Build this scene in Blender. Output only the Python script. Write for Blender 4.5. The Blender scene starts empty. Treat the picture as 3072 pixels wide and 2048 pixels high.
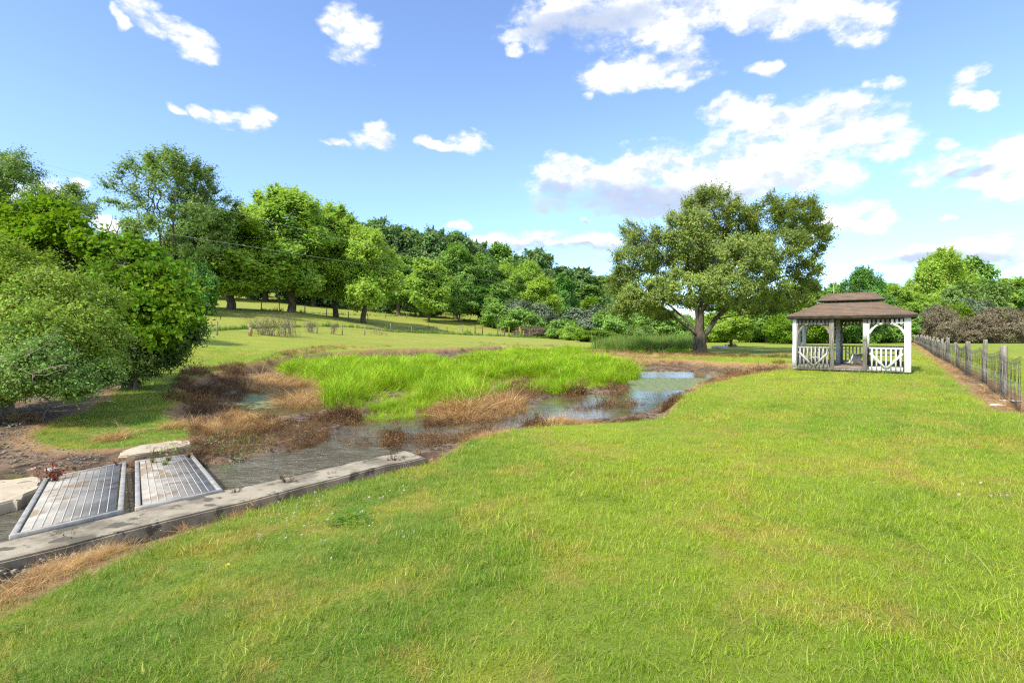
import bpy, math
import numpy as np
from mathutils import Vector, Matrix
R = math.radians
rng = np.random.default_rng(7)
sc = bpy.context.scene
COL = sc.collection
# ------------------------------------------------------------------ camera, sky, sun, exposure
CAMZ = 1.6
HOR = 762.6            # horizon row in the 2352-wide measuring grid, focal length 1176 of its units
def px(X, V, Y): return ((X-1176.0)/1176.0*Y, Y, CAMZ-(V-HOR)/1176.0*Y)
cam_d = bpy.data.cameras.new('camera'); cam = bpy.data.objects.new('camera', cam_d); COL.objects.link(cam)
cam.location = (0, 0, CAMZ); cam.rotation_euler = (R(90), 0, 0)
cam_d.sensor_width = 36; cam_d.lens = 18; cam_d.shift_y = -9.3/1024
cam_d.clip_start = 0.05; cam_d.clip_end = 6000
sc.camera = cam
SUN = Vector((-.60, -.64, .92)).normalized()
EL = math.asin(SUN.z); AZ = math.atan2(SUN.x, SUN.y)
sd = bpy.data.lights.new('sun', 'SUN'); sd.energy = 3.0; sd.angle = R(2.0); sd.color = (1, .93, .80)
so = bpy.data.objects.new('sun', sd); COL.objects.link(so)
so.rotation_euler = (-SUN).to_track_quat('-Z', 'Y').to_euler()
sc.view_settings.view_transform = 'Standard'; sc.view_settings.look = 'None'
sc.view_settings.gamma = 1; sc.view_settings.exposure = 1.1
sc.render.use_persistent_data = False
sc.cycles.max_bounces = 6; sc.cycles.diffuse_bounces = 3; sc.cycles.glossy_bounces = 2
sc.cycles.transmission_bounces = 3; sc.cycles.transparent_max_bounces = 8
sc.cycles.caustics_reflective = False; sc.cycles.caustics_refractive = False
sc.cycles.use_denoising = False; sc.cycles.filter_width = 1.2; sc.cycles.sample_clamp_indirect = 3.0; sc.cycles.sample_clamp_direct = 3.5

class NT:
    def __init__(s, tree): s.t = tree; s.n = tree.nodes; s.l = tree.links
    def new(s, ty, **k):
        n = s.n.new(ty)
        for a, b in k.items(): setattr(n, a, b)
        return n
    def put(s, sock, v):
        if isinstance(v, bpy.types.NodeSocket): s.l.new(v, sock)
        elif v is not None: sock.default_value = v
    def math(s, op, a, b=None, c=None, clamp=False):
        n = s.new('ShaderNodeMath', operation=op, use_clamp=clamp)
        s.put(n.inputs[0], a)
        if b is not None: s.put(n.inputs[1], b)
        if c is not None: s.put(n.inputs[2], c)
        return n.outputs[0]
    def vm(s, op, a, b=None):
        n = s.new('ShaderNodeVectorMath', operation=op); s.put(n.inputs[0], a)
        if b is not None: s.put(n.inputs[1], b)
        return n.outputs['Value'] if op in ('DOT_PRODUCT', 'LENGTH') else n.outputs[0]
    def ss(s, v, lo, hi):
        n = s.new('ShaderNodeMapRange', interpolation_type='SMOOTHSTEP')
        s.put(n.inputs[0], v); n.inputs[1].default_value = lo; n.inputs[2].default_value = hi
        return n.outputs[0]
    def mix(s, f, a, b):
        n = s.new('ShaderNodeMix', data_type='RGBA')
        s.put(n.inputs[0], f)
        for k, v in ((6, a), (7, b)):
            if isinstance(v, tuple): v = (*v[:3], 1)
            s.put(n.inputs[k], v)
        return n.outputs[2]
    def noise(s, vec, scale, detail=3, rough=.55, dist=0, color=False):
        n = s.new('ShaderNodeTexNoise'); s.put(n.inputs['Vector'], vec)
        n.inputs['Scale'].default_value = scale; n.inputs['Detail'].default_value = detail
        n.inputs['Roughness'].default_value = rough; n.inputs['Distortion'].default_value = dist
        return n.outputs['Color'] if color else n.outputs['Fac']

def sky():
    w = bpy.data.worlds.new('World'); sc.world = w; w.use_nodes = True
    w.cycles.sampling_method = 'MANUAL'; w.cycles.sample_map_resolution = 512
    T = NT(w.node_tree); T.n.clear()
    st = T.new('ShaderNodeTexSky', sky_type='NISHITA'); st.sun_disc = False
    st.sun_elevation = EL; st.sun_rotation = AZ % (2*math.pi); st.altitude = 100
    st.air_density = 1.0; st.dust_density = .1; st.ozone_density = 2.0
    g = T.new('ShaderNodeTexCoord').outputs['Generated']
    g = T.vm('NORMALIZE', g)
    sp = T.new('ShaderNodeSeparateXYZ'); T.l.new(g, sp.inputs[0])
    az = T.math('ARCTAN2', sp.outputs[0], sp.outputs[1])
    el = T.math('ARCSINE', sp.outputs[2])
    gs = T.vm('MULTIPLY', g, (1, 1, 1.7))
    wn = T.noise(gs, 7.0, 4, .6, color=True)
    wv = T.vm('SUBTRACT', wn, (.5, .5, .5))
    cmb = T.new('ShaderNodeCombineXYZ'); T.l.new(az, cmb.inputs[0]); T.l.new(el, cmb.inputs[1])
    ae = T.vm('ADD', cmb.outputs[0], T.vm('MULTIPLY', wv, (.13, .075, 0)))
    def blobs(lst):
        cur = None
        for (X, V, rx, ry) in lst:
            x1 = (X-1176)/1176; z1 = (HOR-V)/1176
            a0 = math.atan(x1); e0 = math.atan(z1/math.hypot(1, x1))
            ra = rx/1176*math.cos(a0)**2; re = ry/1176*math.cos(a0)*math.cos(e0)**2
            d = T.vm('MULTIPLY', T.vm('SUBTRACT', ae, (a0, e0, 0)), (1/ra, 1/re, 0))
            q = T.math('MULTIPLY_ADD', T.vm('DOT_PRODUCT', d, d), -.7, 1.0)
            cur = q if cur is None else T.math('SMOOTH_MAX', cur, q, .25)
        return cur
    white = [(345,45,48,42),(415,85,50,30),(455,115,38,24),(355,80,30,22),(285,60,18,26),
        (765,45,36,34),(805,85,42,40),(785,125,46,26),(390,246,24,14),(450,252,32,18),(505,262,40,18),(560,275,40,16),(620,272,36,20),
        (865,322,48,26),(865,292,26,16),(785,330,24,9),(1095,332,42,24),(1100,312,30,18),(1040,340,26,10),(995,328,26,12),
        (1210,95,48,30),(1290,40,110,50),(1400,40,120,52),(1500,50,120,60),(1620,15,180,52),(1750,10,150,50),(1880,20,120,50),(1960,55,60,50),(1990,90,36,22),
        (1430,160,80,40),(1510,170,110,36),(1560,190,80,20),(1560,110,60,40),(1365,210,18,12),
        (1745,150,28,16),(2020,200,34,20),(2230,200,50,32),(2275,240,38,16),(2225,235,40,18),
        (1700,255,60,34),(1790,285,110,42),(1880,290,110,48),(1960,320,110,34),(2000,290,60,26),(1900,340,120,24),(2040,340,60,24),
        (1340,400,70,40),(1420,400,90,36),(1520,385,120,48),(1640,385,150,54),(1760,400,130,48),(1860,400,100,34),(1940,405,45,32),
        (1330,430,90,44),(1400,440,110,44),(1460,455,120,40),(1520,450,150,44),(1640,450,140,36),
        (2170,385,75,36),(2250,370,90,44),(2330,370,70,50),(2290,320,60,24),(2150,330,30,14),(2240,405,90,22),(2380,400,60,40),
        (1960,500,100,38),(2010,515,60,26),(1910,490,50,24),(2200,485,22,6),
        (1140,560,50,16),(1230,560,90,22),(1330,558,90,24),(1400,562,40,20),
        (2100,585,110,26),(2200,580,120,26),(2290,590,100,22),(2340,545,40,8),
        (60,440,90,44),(140,425,36,20),(20,455,60,40),(260,525,24,32),(1335,500,18,7),(1050,520,30,12),(1180,130,20,14)]
    grey = [(1350,455,120,36),(1430,470,120,34),(1380,450,130,34),(1500,455,150,36),(1600,460,120,32),(1460,480,110,20),(1280,430,30,20),(1340,578,110,11),(1230,575,90,9),
        (2100,600,110,16),(2250,620,170,26),(2200,405,70,14),(40,470,80,30),(1350,60,130,36),(1290,90,100,30),(2060,650,200,22),(1335,504,14,6),(1480,500,70,12)]
    wb = blobs(white); gb = blobs(grey)
    n1 = T.noise(gs, 11.0, 8, .62); n2 = T.noise(gs, 30.0, 8, .68)
    nn = T.math('ADD', T.math('MULTIPLY_ADD', n1, 3.0, -1.5), T.math('MULTIPLY_ADD', n2, 2.2, -1.1))
    dens = T.ss(T.math('ADD', wb, nn), -.3, 1.05)
    inner = T.ss(T.math('ADD', wb, T.math('MULTIPLY', nn, .5)), .2, .9)
    gm = T.ss(T.math('ADD', gb, T.math('MULTIPLY', nn, .45)), -.3, .9)
    # billows: bright where the vapour thins upward, shaded where more of it hangs above
    nS = T.noise(T.vm('ADD', gs, (-.012, 0, .045)), 11.0, 8, .62); n2S = T.noise(T.vm('ADD', gs, (-.006, 0, .018)), 30.0, 8, .68)
    lit = T.math('ADD', T.math('MULTIPLY', T.math('SUBTRACT', n1, nS), 3.2), T.math('MULTIPLY', T.math('SUBTRACT', n2, n2S), 1.6))
    lit = T.ss(T.math('ADD', lit, .45), -.15, .75)
    cw = T.mix(lit, (3.75, 4.15, 5.0), (5.9, 5.85, 5.8))
    cw = T.mix(T.ss(sp.outputs[1], .25, -.1), cw, (8.5, 8.4, 8.2))  # clouds behind the camera made extra bright to add neutral fill
    cc = T.mix(T.math('MULTIPLY', gm, .85), cw, (2.5, 3.0, 4.1))
    # clear air: the physical sky, a little lighter and bluer as in the photograph
    low = T.ss(sp.outputs[2], .02, .34)
    air = T.vm('MULTIPLY', T.vm('MULTIPLY', st.outputs[0], (1.26, 1.30, 1.44)), T.mix(low, (.70, .83, .96), (1, 1, 1)))
    # unseen broken cumulus added overhead and behind the camera as soft fill light
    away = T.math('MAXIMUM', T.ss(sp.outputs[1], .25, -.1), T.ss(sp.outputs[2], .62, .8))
    fill_clouds = T.math('MULTIPLY', T.math('MULTIPLY', T.ss(T.noise(g, 3.2, 6, .6), .43, .58), away), T.ss(sp.outputs[2], .03, .12))
    dens = T.math('MAXIMUM', dens, fill_clouds)
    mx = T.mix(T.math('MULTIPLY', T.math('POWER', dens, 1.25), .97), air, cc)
    up = T.ss(sp.outputs[2], -.02, .0)
    mx = T.mix(up, (.9, 1.1, .6), mx)
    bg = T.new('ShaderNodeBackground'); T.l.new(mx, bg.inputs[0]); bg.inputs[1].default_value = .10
    o = T.new('ShaderNodeOutputWorld'); T.l.new(bg.outputs[0], o.inputs[0])
sky()

# ------------------------------------------------------------------ object helpers
def tag(o, label=None, cat=None, group=None, kind=None):
    if label: o['label'] = label
    if cat: o['category'] = cat
    if group: o['group'] = group
    if kind: o['kind'] = kind
    return o
def link(o, parent=None):
    COL.objects.link(o)
    if parent: o.parent = parent
    return o
def empty(name, loc=(0,0,0), rz=0):
    o = bpy.data.objects.new(name, None); o.empty_display_size = .3
    o.location = loc; o.rotation_euler = (0,0,rz); return link(o)
def mesh_np(name, v, f, mat=None, smooth=False):
    """v (N,3), f list of arrays each (M,k)"""
    me = bpy.data.meshes.new(name)
    v = np.asarray(v, np.float32); fs = [np.asarray(a, np.int32) for a in (f if isinstance(f, list) else [f]) if len(a)]
    me.vertices.add(len(v)); me.vertices.foreach_set('co', v.ravel())
    tot = sum(a.size for a in fs); npoly = sum(len(a) for a in fs)
    me.loops.add(tot); me.polygons.add(npoly)
    me.loops.foreach_set('vertex_index', np.concatenate([a.ravel() for a in fs]))
    ks = np.concatenate([np.full(len(a), a.shape[1], np.int32) for a in fs])
    me.polygons.foreach_set('loop_start', np.concatenate([[0], np.cumsum(ks)[:-1]]).astype(np.int32))
    me.polygons.foreach_set('loop_total', ks)
    if smooth: me.polygons.foreach_set('use_smooth', np.ones(npoly, bool))
    me.update(calc_edges=True)
    if mat: me.materials.append(mat)
    return me
def obj(name, me, parent=None, loc=None):
    o = bpy.data.objects.new(name, me); link(o, parent)
    if loc is not None: o.location = loc
    return o

class MB:
    """collects boxes, bars and tubes into one mesh"""
    def __init__(s): s.v = []; s.q = []; s.t = []; s.n = 0
    def raw(s, v, q=(), t=()):
        s.v.append(np.asarray(v, float))
        if len(q): s.q.append(np.asarray(q)+s.n)
        if len(t): s.t.append(np.asarray(t)+s.n)
        s.n += len(v); return s
    def hexa(s, v8): return s.raw(v8, [(0,3,2,1),(4,5,6,7),(0,1,5,4),(1,2,6,5),(2,3,7,6),(3,0,4,7)])
    def box(s, x0, x1, y0, y1, z0, z1):
        return s.hexa([(x0,y0,z0),(x1,y0,z0),(x1,y1,z0),(x0,y1,z0),(x0,y0,z1),(x1,y0,z1),(x1,y1,z1),(x0,y1,z1)])
    def bar(s, a, b, w, h, up=(0,0,1)):
        a = Vector(a); b = Vector(b); d = (b-a).normalized(); u = Vector(up)
        if abs(d.dot(u)) > .98: u = Vector((1,0,0))
        sx = d.cross(u).normalized(); sz = sx.cross(d).normalized()
        v = []
        for p in (a, b):
            for i, j in ((-1,-1),(1,-1),(1,1),(-1,1)): v.append(p+sx*(i*w/2)+sz*(j*h/2))
        return s.hexa([tuple(q) for q in v])
    def tube(s, pts, rad, k=6, cap=True):
        pts = np.asarray(pts, float); n = len(pts)
        rad = np.full(n, rad) if np.isscalar(rad) else np.asarray(rad)
        d = np.gradient(pts, axis=0); d /= np.linalg.norm(d, axis=1)[:, None]+1e-9
        ref = np.array([0,0,1.]) if abs(d[0][2]) < .9 else np.array([1.,0,0])
        a = np.cross(d, ref); a /= np.linalg.norm(a, axis=1)[:, None]+1e-9
        b = np.cross(d, a)
        th = np.linspace(0, 2*math.pi, k, endpoint=False)
        ring = pts[:,None,:]+rad[:,None,None]*(np.cos(th)[None,:,None]*a[:,None,:]+np.sin(th)[None,:,None]*b[:,None,:])
        v = ring.reshape(-1,3); q = []
        for i in range(n-1):
            for j in range(k): q.append((i*k+j, i*k+(j+1)%k, (i+1)*k+(j+1)%k, (i+1)*k+j))
        t = []
        if cap:
            v = np.vstack([v, pts[0], pts[-1]]); c0 = n*k
            for j in range(k): t.append((c0, (j+1)%k, j)); t.append((c0+1, (n-1)*k+j, (n-1)*k+(j+1)%k))
        return s.raw(v, q, t)
    def mesh(s, name, mat=None, smooth=False):
        f = []
        if s.q: f.append(np.vstack(s.q))
        if s.t: f.append(np.vstack(s.t))
        return mesh_np(name, np.vstack(s.v), f, mat, smooth)
    def build(s, name, mat=None, parent=None, smooth=False, loc=None, bevel=0):
        o = obj(name, s.mesh(name, mat, smooth), parent, loc)
        if bevel:
            m = o.modifiers.new('bevel', 'BEVEL'); m.width = bevel; m.segments = 1; m.limit_method = 'ANGLE'
        return o

# ------------------------------------------------------------------ materials
def principled(name):
    m = bpy.data.materials.new(name); m.use_nodes = True
    T = NT(m.node_tree); T.n.clear()
    p = T.new('ShaderNodeBsdfPrincipled'); o = T.new('ShaderNodeOutputMaterial'); T.l.new(p.outputs[0], o.inputs[0])
    T.p = p; T.o = o
    T.pos = T.new('ShaderNodeNewGeometry').outputs['Position']
    return m, T
def bump(T, h, strength=.4, dist=.02):
    b = T.new('ShaderNodeBump'); b.inputs['Strength'].default_value = strength; b.inputs['Distance'].default_value = dist
    T.l.new(h, b.inputs['Height']); T.l.new(b.outputs[0], T.p.inputs['Normal'])
def simple(name, c1, c2, scale=8, rough=.8, detail=5, stretch=None, bmp=.3, bd=.01, metal=0, lo=.3, hi=.7, obj_space=True, c3=None, s3=20, t3=.6):
    m, T = principled(name)
    v = T.new('ShaderNodeTexCoord').outputs['Object'] if obj_space else T.pos
    if stretch: v = T.vm('MULTIPLY', v, stretch)
    n = T.noise(v, scale, detail, .65)
    c = T.mix(T.ss(n, lo, hi), c1, c2)
    if c3: c = T.mix(T.ss(T.noise(v, s3, 4, .6), t3, t3+.08), c, c3)
    T.put(T.p.inputs['Base Color'], c); T.p.inputs['Roughness'].default_value = rough; T.p.inputs['Metallic'].default_value = metal
    if bmp: bump(T, n, bmp, bd)
    return m
def leafmat(name, c1, c2, trans=.35, scale=.6, vary=.5, rough=.5, obj_rand=.0, c3=None, k=1.0):
    f = lambda q: q and tuple(min(.62, x*k) for x in q)
    c1, c2, c3 = f(c1), f(c2), f(c3)
    m, T = principled(name)
    geo = T.new('ShaderNodeNewGeometry')
    n = T.noise(T.pos, scale, 3, .6)
    c = T.mix(T.ss(n, .35, .65), c1, c2)
    if c3:
        c = T.mix(T.ss(T.noise(T.pos, scale*2.3, 3, .6), .55, .72), c, c3)
    rnd = geo.outputs['Random Per Island']
    hs = T.new('ShaderNodeHueSaturation'); T.l.new(c, hs.inputs['Color'])
    T.l.new(T.math('MULTIPLY_ADD', rnd, .05, .475), hs.inputs['Hue'])
    val = T.math('MULTIPLY_ADD', rnd, vary, 1-vary/2)
    if obj_rand:
        oi = T.new('ShaderNodeObjectInfo').outputs['Random']
        val = T.math('MULTIPLY', val, T.math('MULTIPLY_ADD', oi, obj_rand, 1-obj_rand/2))
    T.l.new(val, hs.inputs['Value'])
    T.l.new(hs.outputs[0], T.p.inputs['Base Color']); T.p.inputs['Roughness'].default_value = rough
    T.p.inputs['Specular IOR Level'].default_value = .12
    tr = T.new('ShaderNodeBsdfTranslucent')
    yl = T.mix(.35, hs.outputs[0], (c1[0]*1.9, c1[1]*1.5, c1[2]*.5)); T.l.new(yl, tr.inputs[0])
    ms = T.new('ShaderNodeMixShader'); ms.inputs[0].default_value = trans
    T.l.new(T.p.outputs[0], ms.inputs[1]); T.l.new(tr.outputs[0], ms.inputs[2]); T.l.new(ms.outputs[0], T.o.inputs[0])
    return m
M = {}
M['bark'] = simple('bark', (.045,.035,.026), (.14,.115,.086), 6, .95, 6, (1,1,.25), .8, .04, obj_space=False)
M['bark_grey'] = simple('bark_grey', (.12,.11,.09), (.26,.24,.20), 7, .95, 6, (1,1,.3), .5, .02, obj_space=False)
M['twig'] = simple('twig', (.13,.10,.07), (.27,.22,.17), 5, .95, 3, None, 0, obj_space=False)
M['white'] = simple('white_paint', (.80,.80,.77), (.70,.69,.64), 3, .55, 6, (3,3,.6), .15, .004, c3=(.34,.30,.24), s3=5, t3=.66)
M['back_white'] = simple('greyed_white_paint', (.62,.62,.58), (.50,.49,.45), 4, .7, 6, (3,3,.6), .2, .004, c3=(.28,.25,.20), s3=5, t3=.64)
M['grey_paint'] = simple('weathered_paint', (.30,.28,.23), (.52,.50,.44), 6, .8, 6, (2.5,2.5,.5), .3, .005, c3=(.15,.125,.09), s3=6, t3=.52)
M['old_wood'] = simple('old_wood', (.10,.085,.07), (.27,.245,.21), 5, .9, 7, (6,6,.5), .5, .01, c3=(.42,.42,.38), s3=9, t3=.64)
M['dark_wood'] = simple('dark_wood', (.045,.035,.027), (.13,.10,.08), 4, .9, 5, (1,1,3), .3, .01)
M['deck'] = simple('deck_boards', (.12,.09,.065), (.30,.25,.19), 3, .9, 6, (.5,8,1), .3, .008)
M['concrete'] = simple('concrete', (.16,.135,.095), (.32,.28,.205), 2.6, .95, 12, None, .6, .02, lo=.34, hi=.6, obj_space=False, c3=(.095,.085,.06), s3=4.5, t3=.54)
M['concrete_tan'] = simple('tan_concrete', (.36,.30,.21), (.50,.43,.32), 3, .95, 10, None, .5, .02, obj_space=False, c3=(.22,.18,.12), s3=6, t3=.58)
M['galv'] = simple('galvanised_steel', (.20,.20,.185), (.34,.335,.31), 9, .7, 6, None, .1, .002, metal=.0, obj_space=False, c3=(.40,.33,.25), s3=3, t3=.6)
M['rod'] = simple('bright_steel_rods', (.38,.37,.34), (.52,.51,.47), 9, .5, 3, None, 0, obj_space=False)
M['galv_mesh'] = simple('galvanised_mesh', (.25,.235,.205), (.42,.40,.36), 3, .6, 4, None, 0, metal=.0, obj_space=False, c3=(.23,.175,.12), s3=2.2, t3=.5)
M['wire'] = simple('fence_wire', (.10,.09,.08), (.22,.20,.18), 5, .6, 2, None, 0, metal=.4, obj_space=False)
M['cable'] = simple('bright_cable', (.45,.46,.46), (.6,.6,.6), 1, .4, 2, None, 0, obj_space=False)
M['post'] = simple('fence_post_wood', (.13,.115,.09), (.33,.30,.24), 4, .95, 7, (5,5,.5), .7, .015, obj_space=False, c3=(.10,.12,.05), s3=3, t3=.6)
M['stone'] = simple('stone', (.24,.22,.20), (.46,.44,.41), 4, .9, 6, None, .5, .02)
M['pebble'] = simple('pebble', (.13,.11,.085), (.30,.27,.22), 30, .9, 3, None, 0, obj_space=False)
M['pale_stone'] = simple('pale_stone', (.60,.59,.57), (.78,.77,.75), 6, .9, 6, None, .4, .01)
M['plastic'] = simple('dirty_white_plastic', (.50,.52,.44), (.68,.69,.62), 3, .5, 5, None, .05, .002, c3=(.25,.30,.16), s3=4, t3=.6)
M['maroon'] = simple('maroon_canvas', (.10,.035,.035), (.17,.07,.06), 6, .8, 3, None, 0)
M['yellow'] = simple('yellow_petals', (.75,.55,.02), (.85,.65,.03), 40, .6, 2, None, 0)
M['clover'] = simple('clover_petals', (.62,.55,.50), (.75,.70,.66), 90, .7, 2, None, 0)
M['mullein'] = leafmat('mullein_spike', (.62,.60,.05), (.5,.5,.08), .2)
M['rust'] = simple('orange_wood', (.34,.16,.06), (.48,.26,.11), 5, .9, 4, None, .2)

# leaves
M['l_maple'] = leafmat('maple_leaves', (.20,.32,.055), (.26,.38,.07), .45, c3=(.33,.42,.09), k=1.5)
M['l_bright'] = leafmat('bright_leaves', (.23,.35,.05), (.29,.41,.07), .45, c3=(.36,.46,.10), k=1.45)
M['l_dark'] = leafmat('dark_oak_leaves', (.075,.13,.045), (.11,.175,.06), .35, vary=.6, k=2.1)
M['l_mid'] = leafmat('mid_green_leaves', (.11,.20,.04), (.16,.265,.055), .3, vary=.6, c3=(.16,.26,.05), k=1.75)
M['l_blue'] = leafmat('deep_green_leaves', (.085,.19,.040), (.12,.245,.05), .3, k=1.5)
M['l_hero'] = leafmat('olive_leaves', (.13,.18,.045), (.18,.23,.055), .4, scale=.35, vary=.8, c3=(.27,.31,.06), k=1.6)
M['l_birch'] = leafmat('fine_grey_green_leaves', (.115,.185,.05), (.16,.235,.065), .35, vary=.7, k=1.6)
M['l_vine'] = leafmat('vine_leaves', (.13,.26,.015), (.21,.35,.02), .45, vary=.7, scale=1.2)
M['l_cedar'] = leafmat('cedar_sprays', (.04,.075,.018), (.07,.115,.025), .15, vary=.7, scale=1.5, c3=(.13,.19,.03), k=1.5)
M['l_shrub'] = leafmat('shrub_leaves', (.15,.25,.055), (.20,.30,.07), .3, vary=.8, scale=1.0, c3=(.19,.30,.07), k=1.2)
M['l_shrub2'] = leafmat('yellowish_shrub_leaves', (.17,.27,.035), (.26,.36,.05), .35, vary=.7, scale=1.1, c3=(.38,.46,.10), k=1.2)
M['l_grey'] = leafmat('silver_leaves', (.16,.22,.13), (.22,.29,.18), .25, vary=.6, scale=.8)
M['l_brown'] = leafmat('brown_twiggy_leaves', (.21,.175,.115), (.27,.225,.15), .2, vary=.7, scale=.5, c3=(.17,.20,.08))
M['l_lime'] = leafmat('lime_leaves', (.17,.30,.02), (.22,.36,.03), .4, vary=.6)
M['l_pale'] = leafmat('pale_meadow_leaves', (.15,.25,.06), (.20,.30,.08), .35, k=1.2)

# grasses (position noise gives the same patches as the turf sheet below them)
def turfcol(T):
    a = T.noise(T.pos, .16, 4, .6); b = T.noise(T.pos, .75, 5, .65); c = T.noise(T.pos, 3.3, 4, .6)
    g = T.mix(T.ss(a, .36, .62), (.17,.30,.010), (.30,.39,.018))
    sx = T.new('ShaderNodeSeparateXYZ'); T.l.new(T.pos, sx.inputs[0])
    lft = T.math('MULTIPLY', T.ss(T.math('ADD', sx.outputs[0], T.math('MULTIPLY_ADD', a, 3.0, -1.5)), 1.8, -2.0), T.ss(sx.outputs[1], 26, 14))
    g = T.mix(T.math('MULTIPLY', lft, .85), g, (.090,.205,.018))
    g = T.mix(T.math('MULTIPLY', T.ss(b, .46, .66), .6), g, (.42,.39,.03))
    g = T.mix(T.math('MULTIPLY', T.ss(T.math('ADD', T.math('MULTIPLY', c, .5), T.math('MULTIPLY', b, .5)), .49, .60), .65), g, (.36,.26,.07))
    g = T.mix(T.math('MULTIPLY', T.ss(T.noise(T.pos, 1.1, 4, .6), .56, .70), .6), g, (.075,.17,.014))
    mw = T.new('ShaderNodeMapping'); T.l.new(T.pos, mw.inputs[0]); mw.inputs['Rotation'].default_value = (0,0,R(37))
    wv = T.new('ShaderNodeTexWave'); T.l.new(mw.outputs[0], wv.inputs[0]); wv.inputs['Scale'].default_value = .28; wv.inputs['Distortion'].default_value = 2.5; wv.inputs['Detail'].default_value = 3; wv.inputs['Detail Scale'].default_value = .6
    g = T.mix(T.math('MULTIPLY', wv.outputs['Fac'], .22), g, (.36,.44,.04))
    sp = T.new('ShaderNodeSeparateXYZ'); T.l.new(T.pos, sp.inputs[0])
    far = T.math('MULTIPLY', T.ss(sp.outputs[1], 24, 60), T.ss(sp.outputs[0], 40, 10))
    g = T.mix(T.math('MULTIPLY', far, .75), g, T.mix(T.ss(T.noise(T.vm('MULTIPLY', T.pos, (.5,1,1)), .3, 6, .65), .4, .6), (.33,.35,.055), (.44,.42,.09)))
    return g
def grassmat():
    m, T = principled('lawn_blades')
    g = turfcol(T)
    oi = T.new('ShaderNodeObjectInfo').outputs['Random']
    rnd = T.new('ShaderNodeNewGeometry').outputs['Random Per Island']
    straw = T.math('MULTIPLY', T.ss(rnd, .84, .88), .6)
    g = T.mix(straw, g, (.40,.32,.11))
    hs = T.new('ShaderNodeHueSaturation'); T.l.new(g, hs.inputs['Color'])
    T.l.new(T.math('MULTIPLY_ADD', rnd, .04, .48), hs.inputs['Hue'])
    T.l.new(T.math('MULTIPLY', T.math('MULTIPLY_ADD', oi, .5, .8), T.math('MULTIPLY_ADD', rnd, .6, .75)), hs.inputs['Value'])
    T.l.new(hs.outputs[0], T.p.inputs['Base Color']); T.p.inputs['Roughness'].default_value = .45
    T.p.inputs['Specular IOR Level'].default_value = .12
    tr = T.new('ShaderNodeBsdfTranslucent'); T.l.new(hs.outputs[0], tr.inputs[0])
    ms = T.new('ShaderNodeMixShader'); ms.inputs[0].default_value = .35
    T.l.new(T.p.outputs[0], ms.inputs[1]); T.l.new(tr.outputs[0], ms.inputs[2]); T.l.new(ms.outputs[0], T.o.inputs[0])
    return m
M['lawn'] = grassmat()
M['marsh'] = leafmat('marsh_grass_blades', (.25,.42,.020), (.38,.54,.035), .45, scale=.7, vary=.75, obj_rand=.75, c3=(.50,.58,.08))
M['reed'] = leafmat('reed_blades', (.16,.26,.05), (.24,.34,.08), .35, scale=.3, vary=.6, obj_rand=.4)
M['straw'] = leafmat('straw_blades', (.50,.33,.15), (.38,.23,.10), .2, scale=1.5, vary=.7, obj_rand=.5, c3=(.62,.42,.17))
M['weed'] = leafmat('dead_weed_stems', (.12,.068,.034), (.22,.13,.06), .1, scale=1.2, vary=.8, obj_rand=.6, c3=(.34,.19,.075))

# ------------------------------------------------------------------ terrain
def zedge(V): return -.33 if V > 1050 else (-.1 if V < 930 else -.1-.23*(V-930)/120)
def P(pts, z=None):
    out = []
    for X, V in pts:
        zz = zedge(V) if z is None else z
        Y = (CAMZ-zz)*1176/(V-HOR); out.append(((X-1176)/1176*Y, Y))
    return np.array(out)
NEAR = [(-120,1480),(0,1425),(80,1385),(250,1302),(480,1212),(700,1137),(870,1098),(1000,1075),(1050,1045),(1080,1020),(1180,998),
        (1300,990),(1450,987),(1530,972),(1558,940),(1572,910),(1620,890),(1700,868),(1800,852),(1835,852)]
FAR = [(1850,838),(1700,834),(1640,830),(1560,824),(1480,822),(1400,817),(1350,812),(1290,800),(1150,795),(1050,801),(900,808),(760,816),
       (640,828),(560,841),(480,856),(420,872),(398,890),(420,905),(390,925),(365,945),(400,960),(440,975),(430,1000)]
PATCH = [(370,1013),(250,1028),(150,1030),(90,1012),(85,990),(130,960),(210,935),(260,905),(300,880),(270,872),(150,868),(-300,862),(-700,1000)]
DIRT = np.vstack([P(NEAR), P(FAR+PATCH), [(-16,3),(-8,1.5),(-5,2.0)]])
POND = np.vstack([P(NEAR[6:]), P(FAR), P([(445,1040),(480,1080),(492,1128),(980,1037)], -.3)])
CHAN = np.array([(-8.2,.6),(-7.6,1.0),(-4.72,4.62),(-3.5,6.12),(-2.0,7.9),(-1.9,8.6),(-2.9,8.9),(-4.3,8.0),(-4.95,8.25),(-5.8,7.75),(-6.45,7.0),(-9.5,4.5)])
WATERS = [np.vstack([P([(500,1124),(985,1030),(1060,1008),(1180,984),(1210,968),(1330,966),(1400,960),(1480,942),(1540,922),(1572,898),(1610,878),(1670,862),(1750,850),
            (1660,857),(1600,853),(1450,853),(1445,875),(1460,893),(1400,903),(1300,907),(1220,930),(1150,948),(1080,957),(960,950),(880,947),(830,960),(780,990),
            (720,1015),(640,1040),(560,1062),(480,1080)], -.5)]),
          P([(590,878),(700,872),(750,880),(745,900),(770,930),(720,952),(620,955),(520,940),(545,905)], -.5),
          P([(1560,829),(1700,838),(1790,839),(1825,834),(1820,843),(1700,846),(1600,838)], -.5),
          P([(740,829),(900,826),(1060,830),(1060,834),(900,834),(740,836)], -.5)]
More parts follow.
